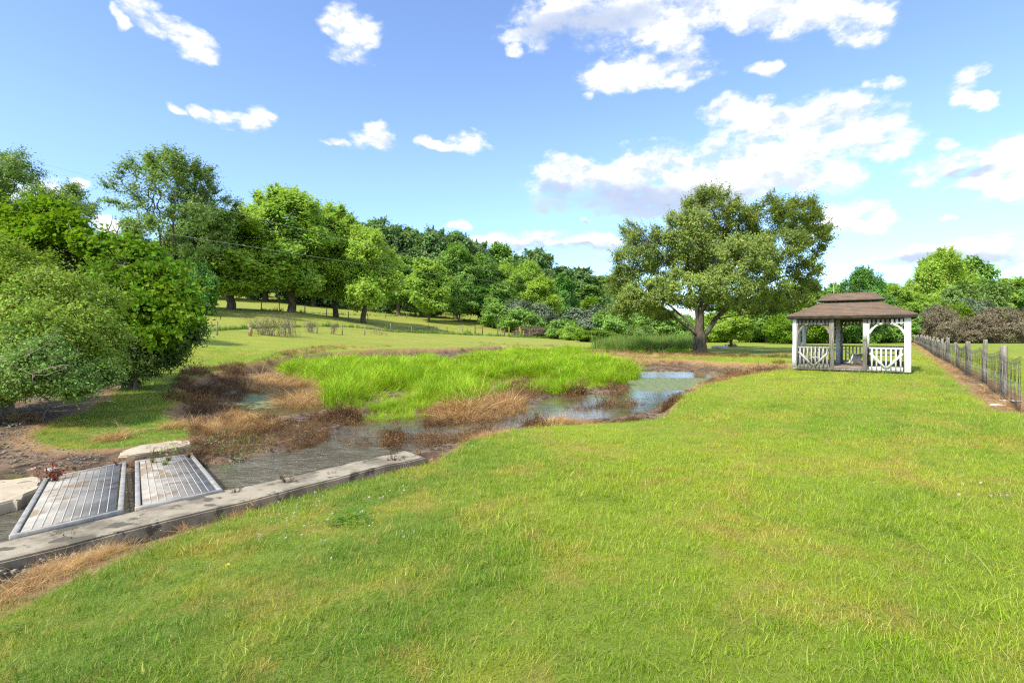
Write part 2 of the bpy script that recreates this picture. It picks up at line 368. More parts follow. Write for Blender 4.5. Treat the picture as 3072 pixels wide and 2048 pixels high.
def sdist(p, poly):
    """signed distance, positive inside"""
    a = poly; b = np.roll(poly, -1, 0); x, y = p[:,0], p[:,1]
    best = np.full(len(p), 1e9); ins = np.zeros(len(p), bool)
    for (ax, ay), (bx, by) in zip(a, b):
        dx, dy = bx-ax, by-ay; t = np.clip(((x-ax)*dx+(y-ay)*dy)/(dx*dx+dy*dy+1e-12), 0, 1)
        best = np.minimum(best, (x-ax-t*dx)**2+(y-ay-t*dy)**2)
        if ay != by:
            c = ((ay > y) != (by > y)) & (x < (bx-ax)*(y-ay)/(by-ay)+ax); ins ^= c
    d = np.sqrt(best); return np.where(ins, d, -d)
def sstep(v, lo, hi):
    t = np.clip((v-lo)/(hi-lo), 0, 1); return t*t*(3-2*t)
_ph = rng.random((40, 3))
def vnoise(p, s, o=4, seed=0):
    """smooth value noise on xy, -1..1"""
    tot = np.zeros(len(p)); amp = 1.0; nrm = 0
    for k in range(o):
        q = p[:,:2]*s*2**k+17.3*seed+k*31.7; i = np.floor(q).astype(np.int64); f = q-i; f = f*f*(3-2*f)
        def h(a, b):
            n = (a*374761393+b*668265263+seed*1274126177+k*97) & 0xffffffff
            n = ((n ^ (n >> 13))*1274126177) & 0xffffffff; return ((n ^ (n >> 16)) & 0xffff)/32767.5-1
        v = (h(i[:,0],i[:,1])*(1-f[:,0])+h(i[:,0]+1,i[:,1])*f[:,0])*(1-f[:,1])+(h(i[:,0],i[:,1]+1)*(1-f[:,0])+h(i[:,0]+1,i[:,1]+1)*f[:,0])*f[:,1]
        tot += v*amp; nrm += amp; amp *= .5
    return tot/nrm
CTRL = np.array([
 (0,1,0),(4,3,0),(8,8,0),(12,12,0),(15,20,0),(20,20,0),(25,27,0),(3,12,-.06),(6,15,-.04),(10,18,-.02),(0,9.5,-.12),(0,6,-.08),(-2,3,-.14),(-3.5,3.6,-.33),(-3.2,5.5,-.33),
 (-1.9,7,-.32),(-1.2,8,-.28),(-7,8.2,-.3),(-6.2,10,-.25),(-9,11,-.2),(-12,14,-.15),(-8,5,-.36),(-10,7,-.3),(-5,1,-.3),(-16,10,-.2),(0,-8,0),(-20,-5,-.2),(20,-5,0),(10,2,0),(-20,12,0),
 (5,25,-.1),(-5,20,-.1),(-12,22,-.1),(-5,35,-.1),(5,40,-.1),(-16,28,.1),(-20,35,.7),(-13,38,.15),(-8,50,.1),(-1,60,-.1),(8,48,-.1),(15,41,0),(20,35,0),(30,35,0),(40,60,0),(25,60,0),(12,65,-.05),(10,80,.0),
 (-25,44,1.6),(-21.7,56,1.65),(-17.7,75,1.6),(-9,94,1.4),(-4,92,1.1),(0,96,.75),(6,100,.5),(14,118,.3),(-3,80,.5),(4,72,.1),
 (-30,75,4.5),(-32,79,4.5),(-25.5,123,5.7),(-14.8,143,5.6),(-5.5,120,4.0),(-1.5,115,2.4),(1.3,112,1.8),(-33,50,2.6),(-40,42,2.6),(-45,70,5.0),
 (-60,90,7),(-40,150,9.5),(-80,150,14),(-20,200,14),(0,180,10),(20,180,7),(30,140,2),(60,150,1),(100,150,0),(150,150,0),(80,90,0),(60,60,0),(100,50,0),(100,0,0),(-100,60,7),(-60,30,2),(-100,0,1),
 (40,230,10),(100,300,6),(-100,250,22),(0,300,16),(200,300,3),(300,100,0),(-250,150,25),(-250,0,5),(0,500,18),(300,500,5),(-300,500,25),(0,-60,0),(300,-60,0),(-300,-60,0)], float)
def _tps():
    c = CTRL[:,:2]; n = len(c); d = np.linalg.norm(c[:,None]-c[None], axis=2)
    K = d*1.0; A = np.zeros((n+1, n+1)); A[:n,:n] = K-np.eye(n)*.4; A[:n,n] = 1; A[n,:n] = 1
    return np.linalg.solve(A, np.append(CTRL[:,2], 0))
_W = _tps()
def base_h(p):
    out = np.empty(len(p))
    for i in range(0, len(p), 20000):
        q = p[i:i+20000,:2]; d = np.linalg.norm(q[:,None]-CTRL[None,:,:2], axis=2); out[i:i+20000] = d@_W[:-1]+_W[-1]
    return out
WALL0 = np.array((-7.4,.3)); WALL1 = np.array((-1.3,7.9))
FENCE = [(12.2,12.7),(14.75,16),(16.95,19),(19.9,22.8),(22.6,26.5),(25.2,30),(27.9,33.6),(30.5,37.1),(33.2,40.6),(35.9,44.2),(38.6,47.8),(41.4,51.5),(44.2,55.2),(47,59),(50,63),(53,67),(56,71),(59,75),(62,79),(65,83)]
def seg_d(p, a, b):
    a = np.asarray(a); d = np.asarray(b)-a; t = np.clip(((p[:,:2]-a)@d)/(d@d), 0, 1)
    return np.linalg.norm(p[:,:2]-a-t[:,None]*d, axis=1)
def masks(p):
    sd_ = sdist(p, DIRT); w = np.clip(sd_/1.2+.5, 0, 1)
    df = seg_d(p, (10.4,10.4), FENCE[-1]); w = np.maximum(w, np.clip((.55-df)/1.2+.5, 0, 1)*.97)
    return w
def height(p):
    p = np.asarray(p, float); h = base_h(p)
    fl = sstep(np.hypot(p[:,0], p[:,1]), 2, 14)
    h = h+vnoise(p, .5, 3, 3)*.018*fl+vnoise(p, .05, 3, 4)*.12*sstep(p[:,1], 30, 80)
    dp = sdist(p, POND)+vnoise(p, .8, 3, 5)*.12
    s = sstep(dp, -.05, .55)
    bed = -.435+vnoise(p, 1.1, 4, 6)*.05+vnoise(p, .25, 2, 7)*.025
    wn = vnoise(p, .9, 4, 8)*.30
    wet = np.zeros(len(p))
    for W in WATERS: wet = np.maximum(wet, sstep(sdist(p, W)+wn*np.clip(p[:,1]/14, .35, 1.4), -.25, .2))
    bed = bed*(1-wet)+(-.66)*wet
    h = h*(1-s)+bed*s
    dc = sdist(p, CHAN); c = sstep(dc, -.02, .12); h = h*(1-c)+(-.72)*c
    # dip along the front of the concrete wall
    dw = seg_d(p, WALL0, WALL1); h = h-.12*np.exp(-(dw/.30)**2)*(1-c)
    dm = sstep(sdist(p, DIRT), .0, .6); h = h+dm*(1-wet*s)*(vnoise(p, 3.1, 3, 9)*.022)
    return h
def axis(segs):
    out = [segs[0][0]]
    for a, b, d0, d1 in segs:
        x = a; 
        n = max(2, int(round((b-a)/((d0+d1)/2))))
        t = np.linspace(0, 1, n+1)[1:]; f = d0*t+(d1-d0)*t*t/2; f /= f[-1]; out += list(a+(b-a)*f)
    return np.array(out)
def terrain():
    xs = axis([(-900,-60,60,4),(-60,-16,3,.35),(-16,-9,.3,.11),(-9,4,.11,.11),(4,16,.12,.2),(16,60,.25,3),(60,900,4,60)])
    ys = axis([(-200,-6,30,1),(-6,2,1,.12),(2,13,.11,.11),(13,30,.12,.3),(30,70,.3,1.2),(70,240,1.3,5),(240,1400,6,90)])
    X, Y = np.meshgrid(xs, ys); p = np.column_stack([X.ravel(), Y.ravel()]); h = height(p)
    nx, ny = len(xs), len(ys); i = np.arange(nx*ny).reshape(ny, nx)
    f = np.column_stack([i[:-1,:-1].ravel(), i[:-1,1:].ravel(), i[1:,1:].ravel(), i[1:,:-1].ravel()])
    me = mesh_np('ground', np.column_stack([p, h]), f, None, True)
    a = me.attributes.new('dirt', 'FLOAT', 'POINT'); a.data.foreach_set('value', masks(p).astype(np.float32))
    m, T = principled('turf_and_soil')
    at = T.new('ShaderNodeAttribute', attribute_name='dirt').outputs['Fac']
    n1 = T.noise(T.pos, 2.6, 5, .65); n2 = T.noise(T.pos, 14, 4, .65); n3 = T.noise(T.pos, .9, 5, .6)
    k = T.math('ADD', at, T.math('ADD', T.math('MULTIPLY_ADD', n1, .36, -.18), T.math('MULTIPLY_ADD', n2, .16, -.08)))
    edge = T.ss(k, .46, .56)
    g = turfcol(T)
    g = T.mix(.5, g, T.mix(T.ss(T.noise(T.pos, 60, 3, .6), .35, .65), (.06,.10,.01), (.24,.26,.04)))
    stp = T.noise(T.vm('MULTIPLY', T.pos, (.25, .9, 1)), 1.3, 5, .65)
    g = T.mix(T.math('MULTIPLY', T.ss(stp, .4, .7), .25), g, (.11,.16,.012))
    soil = T.mix(T.ss(n3, .35, .62), (.075,.046,.028), (.21,.14,.085))
    soil = T.mix(T.ss(T.noise(T.pos, 5.5, 6, .7), .47, .60), soil, (.035,.022,.014))
    soil = T.mix(T.ss(T.noise(T.pos, 8.5, 6, .7), .55, .63), soil, (.30,.21,.125))
    soil = T.mix(T.math('MULTIPLY', T.ss(T.noise(T.pos, 1.7, 4, .6), .60, .68), .7), soil, (.13,.13,.03))
    rim = T.math('MULTIPLY', T.ss(k, .95, .55), .75)
    soil = T.mix(rim, soil, T.mix(T.ss(n2, .35, .65), (.30,.17,.075), (.42,.27,.12)))
    c = T.mix(edge, g, soil)
    T.put(T.p.inputs['Base Color'], c)
    sp = T.new('ShaderNodeSeparateXYZ'); T.l.new(T.pos, sp.inputs[0])
    wetm = T.ss(sp.outputs[2], -.41, -.50)
    T.l.new(T.math('MULTIPLY_ADD', wetm, -.5, .95), T.p.inputs['Roughness'])
    T.p.inputs['Specular IOR Level'].default_value = .3
    bump(T, T.noise(T.pos, 22, 7, .75), .9, .035)
    me.materials.append(m)
    tag(obj('ground', me), 'mown lawn rising to a hillside meadow around a muddy pond bed', None, kind='structure')
terrain()
def hz(x, y): return float(height(np.array([[x, y]]))[0])

def water():
    m, T = principled('pond_water')
    sp = T.new('ShaderNodeSeparateXYZ'); T.l.new(T.pos, sp.inputs[0])
    n = T.noise(T.pos, 1.2, 5, .6); n2 = T.noise(T.pos, 6, 5, .65)
    c = T.mix(T.ss(n, .35, .65), (.075,.062,.030), (.13,.105,.06))
    dir_ = T.vm('SUBTRACT', T.pos, (6.6,21,0)); dd = T.vm('LENGTH', T.vm('MULTIPLY', dir_, (.2,.3,0)))
    scum = T.math('SUBTRACT', 1.0, dd)
    d2 = T.vm('LENGTH', T.vm('MULTIPLY', T.vm('SUBTRACT', T.pos, (-7.6,16,0)), (.25,.2,0)))
    scum = T.math('MAXIMUM', scum, T.math('SUBTRACT', .45, d2)); scum = T.math('MAXIMUM', scum, -.12)
    s = T.math('MULTIPLY', T.ss(T.math('ADD', scum, T.math('ADD', T.math('MULTIPLY_ADD', n2, 1.1, -.55), T.math('MULTIPLY_ADD', n, .9, -.45))), .05, .28), .85)
    c = T.mix(s, c, T.mix(T.ss(n2, .4, .6), (.13,.17,.06), (.22,.27,.12)))
    ch0 = T.ss(T.vm('LENGTH', T.vm('SUBTRACT', T.pos, (-3.2,7.9,-.5))), 4.6, 2.2)
    c = T.mix(T.math('MULTIPLY', ch0, .7), c, T.mix(T.ss(T.noise(T.vm('MULTIPLY', T.pos, (.6,1,1)), 5, 6, .7), .40, .66), (.085,.078,.05), (.20,.20,.155)))  # paler streaked channel colour stands in for sky reflected by the ripples
    T.put(T.p.inputs['Base Color'], c)
    T.l.new(T.math('ADD', T.math('MULTIPLY', ch0, .04), T.math('MULTIPLY_ADD', s, .5, .05)), T.p.inputs['Roughness']); T.p.inputs['IOR'].default_value = 1.33
    T.p.inputs['Specular IOR Level'].default_value = .9
    # lively ripples in the channel, almost still in the pond
    ch = T.vm('LENGTH', T.vm('SUBTRACT', T.pos, (-3.6,7.4,-.5)))
    rip = T.ss(ch, 4.2, 1.5)
    fl = T.new('ShaderNodeMapping'); T.l.new(T.pos, fl.inputs[0]); fl.inputs['Rotation'].default_value = (0,0,R(-52)); fl.inputs['Scale'].default_value = (1.0,2.6,1)
    rn = T.noise(fl.outputs[0], 7, 4, .6); sn = T.noise(T.pos, 3.0, 3, .6)
    h = T.math('ADD', T.math('MULTIPLY', rn, T.math('MULTIPLY_ADD', rip, 1.6, .05)), T.math('MULTIPLY', sn, .10))
    bump(T, h, .8, .07)
    v = [(-30,1,-.5),(24,1,-.5),(40,70,-.5),(-40,70,-.5)]
    # the sheet follows the pond outline so that it stays inside the banks
    o1 = POND; c0 = o1.mean(0)
    me = bpy.data.meshes.new('pond_water')
    import bmesh
    bm = bmesh.new()
    bm.faces.new([bm.verts.new((x, y, -.5)) for x, y in o1]); bmesh.ops.triangulate(bm, faces=bm.faces[:])
    bm.to_mesh(me); bm.free(); me.materials.append(m)
    tag(obj('pond_water', me), 'shallow murky pond water with algae and sky reflections', kind='structure')
    me = bpy.data.meshes.new('channel_water'); bm = bmesh.new()
    bm.faces.new([bm.verts.new((x, y, -.496)) for x, y in CHAN]); bmesh.ops.triangulate(bm, faces=bm.faces[:])
    bm.to_mesh(me); bm.free(); me.materials.append(m)
    tag(obj('channel_water', me), 'rippling water running beside the concrete wall and under the grates', kind='structure')
water()

# ------------------------------------------------------------------ scattering of uncountable plants
SRC = bpy.data.collections.new('plant_sources')
def blades(n, r, h, w, lean, seg=2, rs=None, curl=.3, flat=0):
    """a tuft of bent tapering blades"""
    g = rs or rng; V = []; Q = []; Tt = []; k = 0
    for _ in range(n):
        a = g.random()*6.283; rr = r*math.sqrt(g.random()); b = np.array([rr*math.cos(a), rr*math.sin(a), -.01])
        da = g.random()*6.283; d = np.array([math.cos(da), math.sin(da), 0]); s = np.array([-d[1], d[0], 0])
        tw = g.normal(0,.6); s = s*math.cos(tw)+d*math.sin(tw)
        H = h*(.55+.6*g.random()); L = lean*(.3+g.random()); W = w*(.6+.7*g.random())
        pts = []
        for i in range(seg+1):
            t = i/seg; c = b+d*L*H*(t**(1.5))+np.array([0,0,H*(t-curl*L*t*t*.6)*(1-flat)]); pts.append(c)
        for i in range(seg):
            ww = W*(1-.55*i/seg)/2; V += [pts[i]-s*ww, pts[i]+s*ww]
        V.append(pts[-1])
        for i in range(seg-1): Q.append((k+2*i, k+2*i+1, k+2*i+3, k+2*i+2))
        Tt.append((k+2*seg-2, k+2*seg-1, k+2*seg)); k += 2*seg+1
    return np.array(V), Q, Tt
def tuft_src(name, mat, **kw):
    v, q, t = blades(**kw); f = [np.array(q)] if q else []; f.append(np.array(t))
    o = bpy.data.objects.new(name, mesh_np(name, v, f, mat)); return o
def weed_src(name, mat, n, h, r, w=.006, leaves=8, sp=.5):
    mb = MB(); g = rng; lv = []; 
    for _ in range(n):
        a = g.random()*6.283; b = np.array([r*g.random()*math.cos(a), r*g.random()*math.sin(a), -.02])
        d = np.array([g.normal(0,sp), g.normal(0,sp), 1.0]); d /= np.linalg.norm(d); H = h*(.5+.6*g.random())
        p = [b, b+d*H*.5+g.normal(0,.03,3)*H, b+d*H+g.normal(0,.06,3)*H]
        mb.tube(p, [w/2, w*.4, w*.15], 3, False)
        for _k in range(leaves):
            t = g.random()**.6; c = (1-t)*p[0]+t*p[2]+g.normal(0,.012,3); u = g.normal(0,1,3); u /= np.linalg.norm(u); s = np.cross(u, g.normal(0,1,3)); s /= np.linalg.norm(s)+1e-9
            L = h*.10*(.5+g.random()); mb.raw([c, c+u*L*.5+s*L*.22, c+u*L, c+u*L*.5-s*L*.22], [(0,1,2,3)])
    return bpy.data.objects.new(name, mb.mesh(name, mat))
def gn_tree(coll):
    t = bpy.data.node_groups.new('scatter', 'GeometryNodeTree')
    t.interface.new_socket('Geometry', in_out='INPUT', socket_type='NodeSocketGeometry')
    t.interface.new_socket('Geometry', in_out='OUTPUT', socket_type='NodeSocketGeometry')
    n = t.nodes; l = t.links; gi = n.new('NodeGroupInput'); go = n.new('NodeGroupOutput')
    ip = n.new('GeometryNodeInstanceOnPoints'); ci = n.new('GeometryNodeCollectionInfo')
    ci.inputs['Collection'].default_value = coll; ci.inputs['Separate Children'].default_value = True; ci.inputs['Reset Children'].default_value = True
    def na(nm, ty):
        a = n.new('GeometryNodeInputNamedAttribute'); a.data_type = ty; a.inputs['Name'].default_value = nm
        return [s for s in a.outputs if s.enabled and s.name == 'Attribute'][0]
    l.new(gi.outputs[0], ip.inputs['Points']); l.new(ci.outputs[0], ip.inputs['Instance'])
    ip.inputs['Pick Instance'].default_value = True
    l.new(na('idx', 'INT'), ip.inputs['Instance Index']); l.new(na('rot', 'FLOAT_VECTOR'), ip.inputs['Rotation']); l.new(na('scl', 'FLOAT_VECTOR'), ip.inputs['Scale'])
    l.new(ip.outputs[0], go.inputs[0]); return t
def scatter(name, srcs, p2, scale, label, cat, tilt=.15, dz=0, svar=.3, zs=None):
    c = bpy.data.collections.new(name+'_sources')
    for s in srcs: c.objects.link(s)
    n = len(p2); z = np.maximum(height(p2), -.52)+dz
    me = mesh_np(name, np.column_stack([p2, z]), [])if False else bpy.data.meshes.new(name)
    me.vertices.add(n); me.vertices.foreach_set('co', np.column_stack([p2, z]).astype(np.float32).ravel())
    rot = np.column_stack([rng.normal(0,tilt,n), rng.normal(0,tilt,n), rng.random(n)*6.283]).astype(np.float32)
    s = (np.asarray(scale)*np.exp(rng.normal(0,svar,n))).astype(np.float32)
    s3 = np.column_stack([s, s, s*(1 if zs is None else zs)]).astype(np.float32)
    a = me.attributes.new('rot','FLOAT_VECTOR','POINT'); a.data.foreach_set('vector', rot.ravel())
    a = me.attributes.new('scl','FLOAT_VECTOR','POINT'); a.data.foreach_set('vector', s3.ravel())
    a = me.attributes.new('idx','INT','POINT'); a.data.foreach_set('value', rng.integers(0,len(srcs),n).astype(np.int32))
    o = obj(name, me); md = o.modifiers.new('scatter','NODES'); md.node_group = gn_tree(c)
    return tag(o, label, cat, kind='stuff')
def inview(y0, y1, n, margin=1.06, fn=None):
    """n points uniform over the visible ground strip between depths y0 and y1"""
    y = np.sqrt(rng.random(n)*(y1*y1-y0*y0)+y0*y0); x = (rng.random(n)*2-1)*y*margin
    return np.column_stack([x, y])
def inpoly(poly, n):
    lo, hi = poly.min(0), poly.max(0); out = []; tot = 0
    while tot < n:
        p = lo+(hi-lo)*rng.random((n*3, 2)); p = p[sdist(p, poly) > 0]; out.append(p); tot += len(p)
    return np.vstack(out)[:n]
GZ0 = np.array((12.03,21.9)); GZA = math.atan2(-2.35,3.2)
GZX = np.array((math.cos(GZA), math.sin(GZA))); GZY = np.array((-GZX[1], GZX[0])); GW, GD = 3.97, 3.0
GZPOLY = np.array([GZ0-GZX*.1-GZY*.05, GZ0+GZX*(GW+.1)-GZY*.05, GZ0+GZX*(GW+.1)+GZY*(GD+.1), GZ0-GZX*.1+GZY*(GD+.1)])

def onwall(p):
    d = (WALL1-WALL0)/np.linalg.norm(WALL1-WALL0); n = np.array((-d[1], d[0])); a = (p-WALL0)@d; b = (p-WALL0)@n
    return ~((b > -.04)&(b < .62)&(a < np.linalg.norm(WALL1-WALL0)+.05))
def plants():
    # lawn blades, dense near the camera
    srcs = [tuft_src('lawn_tuft_%s' % c, M['lawn'], n=18, r=.075, h=hh, w=.0036, lean=ln, seg=2) for c, hh, ln in
            (('a',.055,.7),('b',.045,1.0),('c',.06,.5),('d',.035,1.2),('e',.075,.6))]
    parts = []; scl = []
    for y0, y1, dens, s in ((1.6,4.5,640,.72),(4.5,8,420,.76),(8,13,230,.85),(13,22,95,1.05),(22,34,34,1.4)):
        n = int((y1*y1-y0*y0)*1.06*dens); p = inview(y0, y1, n)
        k = masks(p)+vnoise(p, 2.6, 3, 11)*.10
        ok = (k < .50)|((k < .62)&(rng.random(n) < .3)); ok &= sdist(p, GZPOLY) < 0
        p = p[ok]; parts.append(p); 
        t = vnoise(p, .9, 3, 12); scl.append(s*(1+.3*t+.25*sstep(vnoise(p, .5, 2, 13), .1, .5)))
    p = np.vstack(parts); scatter('lawn_grass', srcs, p, np.concatenate(scl), 'short mown green and yellowish lawn grass in front', 'grass', .2)
    # coarser taller tufts
    s2 = [tuft_src('coarse_tuft_%s' % c, M['lawn'], n=7, r=.03, h=.10, w=.0045, lean=1.0, seg=3) for c in 'ab']
    p = np.vstack([inview(1.6,5,420), inview(5,10,350)]); p = p[(masks(p) < .5)&(vnoise(p,.7,3,14) > .0)]
    scatter('coarse_grass', s2, p, .8, 'coarser longer grass blades standing out of the lawn', 'grass', .2)
    e = inview(3,12,9000); ke = masks(e); e = e[(ke > .40)&(ke < .60)&(e[:,0] < 1)]
    scatter('lawn_edge_grass', s2, e, .7, 'longer green grass along the edge of the lawn by the wall', 'grass', .25)
    # clover: small leaves and white heads
    mb = MB()
    for _ in range(14):
        c = np.array([rng.normal(0,.05), rng.normal(0,.05), .025+.015*rng.random()])
        for q in range(3):
            a = q*2.09+rng.random(); u = np.array([math.cos(a), math.sin(a), .15]); s = np.array([-u[1],u[0],0])
            mb.raw([c, c+u*.008+s*.006, c+u*.016, c+u*.008-s*.006], [(0,1,2,3)])
    m_cl = leafmat('clover_leaves', (.10,.22,.02), (.15,.28,.03), .3, scale=1.2)
    p = inview(1.7,5,1400); p = p[(masks(p) < .5)&(vnoise(p,.8,3,15)+.25*(p[:,0] < -.3) > .42)&(p[:,0] < .3)]
    scatter('clover_leaves', [bpy.data.objects.new('clover_leaf_patch', mb.mesh('clover_leaf_patch', m_cl))], p, 1.1, 'low round clover leaves spread through the lawn', 'clover', .1)
    mb = MB(); mb.tube([(0,0,0),(.004,0,.045)], .0012, 3, False)
    for _ in range(26):
        u = rng.normal(0,1,3); u /= np.linalg.norm(u); c = np.array([.004,0,.05])+u*.004; s = np.cross(u, rng.normal(0,1,3)); s /= np.linalg.norm(s)
        mb.raw([c, c+u*.006+s*.003, c+u*.012, c+u*.006-s*.003], [(0,1,2,3)])
    p = np.vstack([inview(1.7,6,800), inview(7,24,1800)]); p = p[(masks(p) < .48)&(((p[:,1] < 7)&(vnoise(p,.9,3,15)+.3*(p[:,0] < -.6)-.2*(p[:,0] > .3) > .36))|((p[:,1] > 7)&(vnoise(p,.4,3,16) > .12)))]
    scatter('clover_flowers', [bpy.data.objects.new('clover_head', mb.mesh('clover_head', M['clover']))], p, .62, 'tiny white clover flower heads dotted over the lawn', 'clover flowers', .2)
    # bright marsh grass
    ms = [tuft_src('marsh_tuft_%d' % i, M['marsh'], n=40, r=.19, h=h_, w=.011, lean=ln, seg=4, curl=.55) for i, (h_, ln) in enumerate(((.40,1.0),(.34,1.3),(.46,.8),(.28,1.5)))]
    MP = P([(640,852),(700,838),(760,835),(900,826),(1000,823),(1100,816),(1180,806),(1310,808),(1350,818),(1400,826),(1445,848),(1458,866),(1430,880),(1370,892),(1300,902),(1250,900),(1190,892),(1140,912),(1070,930),(995,946),(930,956),(860,962),(790,952),(735,934),(735,900),(690,872),(650,864)], -.42)
    p = inpoly(MP, 36000); p = p[sdist(p, MP)+vnoise(p, .9, 3, 50)*1.1 > .25]; d = p[:,1]
    keep = rng.random(len(p)) < np.clip(14.0/d, 0, 1)**1.1
    gap = vnoise(p*np.array([1,.7]), .16, 3, 17)-.12
    for W in WATERS[3:]: gap = np.where(sdist(p, W) > -.4, 1, gap)
    keep &= (gap < .25)|(d < 17); ln = vnoise(p, .62, 3, 18); keep &= (ln > np.where(d > 15.5, -.04, -.36)-.25*(rng.random(len(p)) < .25))
    p = p[keep]; d = p[:,1]
    lump = (.58+.85*sstep(ln[keep], -.35, .4))
    scatter('marsh_grass', ms, p, np.clip(d/16, .95, 1.6)*lump, 'tall bright green marsh grass filling the middle of the pond', 'marsh grass', .16, 0, .12, zs=np.clip(16/d, .4, 1.15)**.95*(.75+.4*lump))
    q = inpoly(MP, 5000); q = q[(vnoise(q, .8, 3, 51) > -.1)]
    scatter('low_marsh_grass', ms, q, .62, 'short yellowish new growth between the marsh grass mounds', 'marsh grass', .3, zs=.6)
    e = inpoly(P([(1050,803),(1290,800),(1420,806),(1600,812),(1590,818),(1420,812),(1330,812),(1150,806)], -.2), 900)
    scatter('bank_grass', ms, e, 1.1, 'low bright grass along the far pond edge', 'grass', .15, zs=.55)
    # reeds and tall meadow grass behind the pond
    rs_ = [tuft_src('reed_tuft_%d' % i, M['reed'], n=26, r=.28, h=.95, w=.022, lean=.3, seg=3, curl=.3) for i in range(3)]
    p = np.vstack([inpoly(P([(1365,806),(1450,808),(1590,806),(1600,794),(1480,792),(1380,796)], -.08), 1900),
                   inpoly(P([(1400,794),(1600,792),(1600,788),(1400,789)], -.05), 900)])
    scatter('reeds', rs_, p, .95, 'tall green reeds and meadow grass left of the big tree', 'reeds', .08, 0, .25)
    # straw
    ss_ = [tuft_src('straw_clump_%d' % i, M['straw'], n=44, r=.18, h=.20, w=.006, lean=2.7, seg=3, curl=.42) for i in range(3)]
    SP = [([(560,872),(620,862),(700,865),(745,885),(740,920),(690,930),(620,918),(640,895),(560,892)], 900, 1.25),
          ([(975,938),(1060,915),(1150,905),(1200,915),(1190,945),(1120,956),(1010,957)], 900, 1.2),
          ([(1225,978),(1290,960),(1370,975),(1370,985),(1240,988)], 240, .8),
          ([(1060,1020),(1110,1000),(1190,994),(1180,1004),(1090,1022),(1060,1035)], 420, .6),
          ([(0,1420),(90,1375),(260,1295),(480,1205),(700,1132),(880,1092),(870,1070),(690,1105),(480,1160),(250,1240),(80,1325),(0,1370)], 1500, .33),
          ([(1330,812),(1450,822),(1600,828),(1640,836),(1480,838),(1350,828)], 900, 1.0),
          ([(1570,910),(1620,880),(1700,858),(1800,848),(1800,853),(1700,868),(1630,892),(1580,930)], 500, .8),
          ([(470,955),(560,945),(640,958),(640,985),(500,1000),(380,1010),(260,1026),(180,1028),(400,995)], 600, .75),
          ([(-20,935),(60,955),(100,985),(80,1000),(-20,980)], 170, .7),
          ([(230,885),(290,880),(270,905),(230,905)], 60, .8),
          ([(700,845),(900,828),(1080,824),(1300,815),(1440,850),(1440,880),(1200,895),(1000,890),(800,890)], 900, 1.0),
          ([(640,830),(760,819),(900,811),(900,814),(760,823),(660,836)], 300, .9)]
    pp, sc_ = [], []
    for poly, n, s in SP: q = inpoly(P(poly, -.38 if poly[0][1] < 1100 else -.4), n); pp.append(q); sc_.append(np.full(n, s))
    t = rng.random(1500); q = np.array((10.4,10.4))+t[:,None]**1.4*(np.array(FENCE[-1])-np.array((10.4,10.4))); q += rng.normal(0,.26,q.shape); pp.append(q); sc_.append(.45+.5*t)
    p = np.vstack(pp); s = np.concatenate(sc_)*.75; ok = onwall(p)&(vnoise(p, 1.4, 3, 43) > -.2)
    scatter('dead_straw', ss_, p[ok], s[ok], 'flattened tan and orange dead grass along the banks and the wire fence', 'dead grass', .35)
    # dark dead weeds
    ws = [weed_src('dead_weed_%d' % i, M['weed'], 9, .30, .14, leaves=5, sp=.9) for i in range(4)]
    SP = [([(398,892),(430,870),(500,862),(560,855),(575,880),(560,910),(540,945),(450,955),(370,945),(395,920)], 1500, 1.0),
          ([(560,855),(650,830),(760,818),(780,822),(660,840),(580,866)], 420, .9),
          ([(450,965),(560,955),(680,965),(760,975),(750,1005),(690,1025),(600,1050),(510,1070),(440,1040),(430,1000)], 2000, .62),
          ([(700,958),(760,948),(830,950),(810,970),(740,972)], 260, 1.15),([(880,988),(930,985),(920,1025),(885,1020)], 120, 1.25),
          ([(965,958),(1070,952),(1080,968),(980,975)], 190, .9),([(1150,905),(1180,880),(1250,880),(1250,905),(1190,925)], 300, 1.5),
          ([(1370,895),(1430,884),(1455,895),(1420,905)], 110, 1.1),([(1290,897),(1340,893),(1340,905),(1300,907)], 70, 1.3),
          ([(1210,975),(1330,980),(1400,972),(1480,955),(1545,930),(1568,915),(1555,950),(1520,970),(1440,984),(1220,988)], 1300, .75),
          ([(1290,930),(1400,920),(1480,918),(1480,925),(1330,938)], 130, .8),
          ([(1600,878),(1680,860),(1800,846),(1805,852),(1700,868),(1620,888)], 420, 1.0),
          ([(1330,808),(1500,817),(1700,828),(1820,834),(1820,838),(1680,834),(1500,826),(1350,818)], 1600, .95),
          ([(920,1000),(1000,990),(1080,985),(1150,985),(1060,1010),(960,1022)], 300, .7),
          ([(1100,798),(1290,799),(1290,802),(1100,804)], 160, 1.0),([(420,1060),(470,1045),(480,1075),(450,1070)], 60, .5),
          ([(700,845),(900,828),(1080,824),(1300,815),(1440,850),(1440,880),(1200,895),(1000,890),(800,890)], 420, 1.5),
          ([(760,965),(860,955),(980,965),(1100,965),(1200,950),(1180,975),(1000,1000),(850,1020),(770,1000)], 260, .8),
          ([(330,1040),(430,1032),(430,1046),(340,1056)], 60, .3)]
    pp, sc_ = [], []
    for poly, n, s in SP: n = int(n*1.35); q = inpoly(P(poly, -.42), n); pp.append(q); sc_.append(np.full(n, s))
    # sprigs along the front of the wall
    t = rng.random(150); q = WALL0+(t[:,None])*(WALL1-WALL0)+np.array((.78,-.627))*(.06+.10*rng.random((150,1))); pp.append(q); sc_.append(np.full(150,.45))
    p = np.vstack(pp); s = np.concatenate(sc_)*.66; k = onwall(p)&((vnoise(p, 1.0, 3, 41) > -.3)|(p[:,1] > 20)); p, s = p[k], s[k]
    s = s*(.7+.9*sstep(vnoise(p, 1.3, 3, 42), .0, .5))
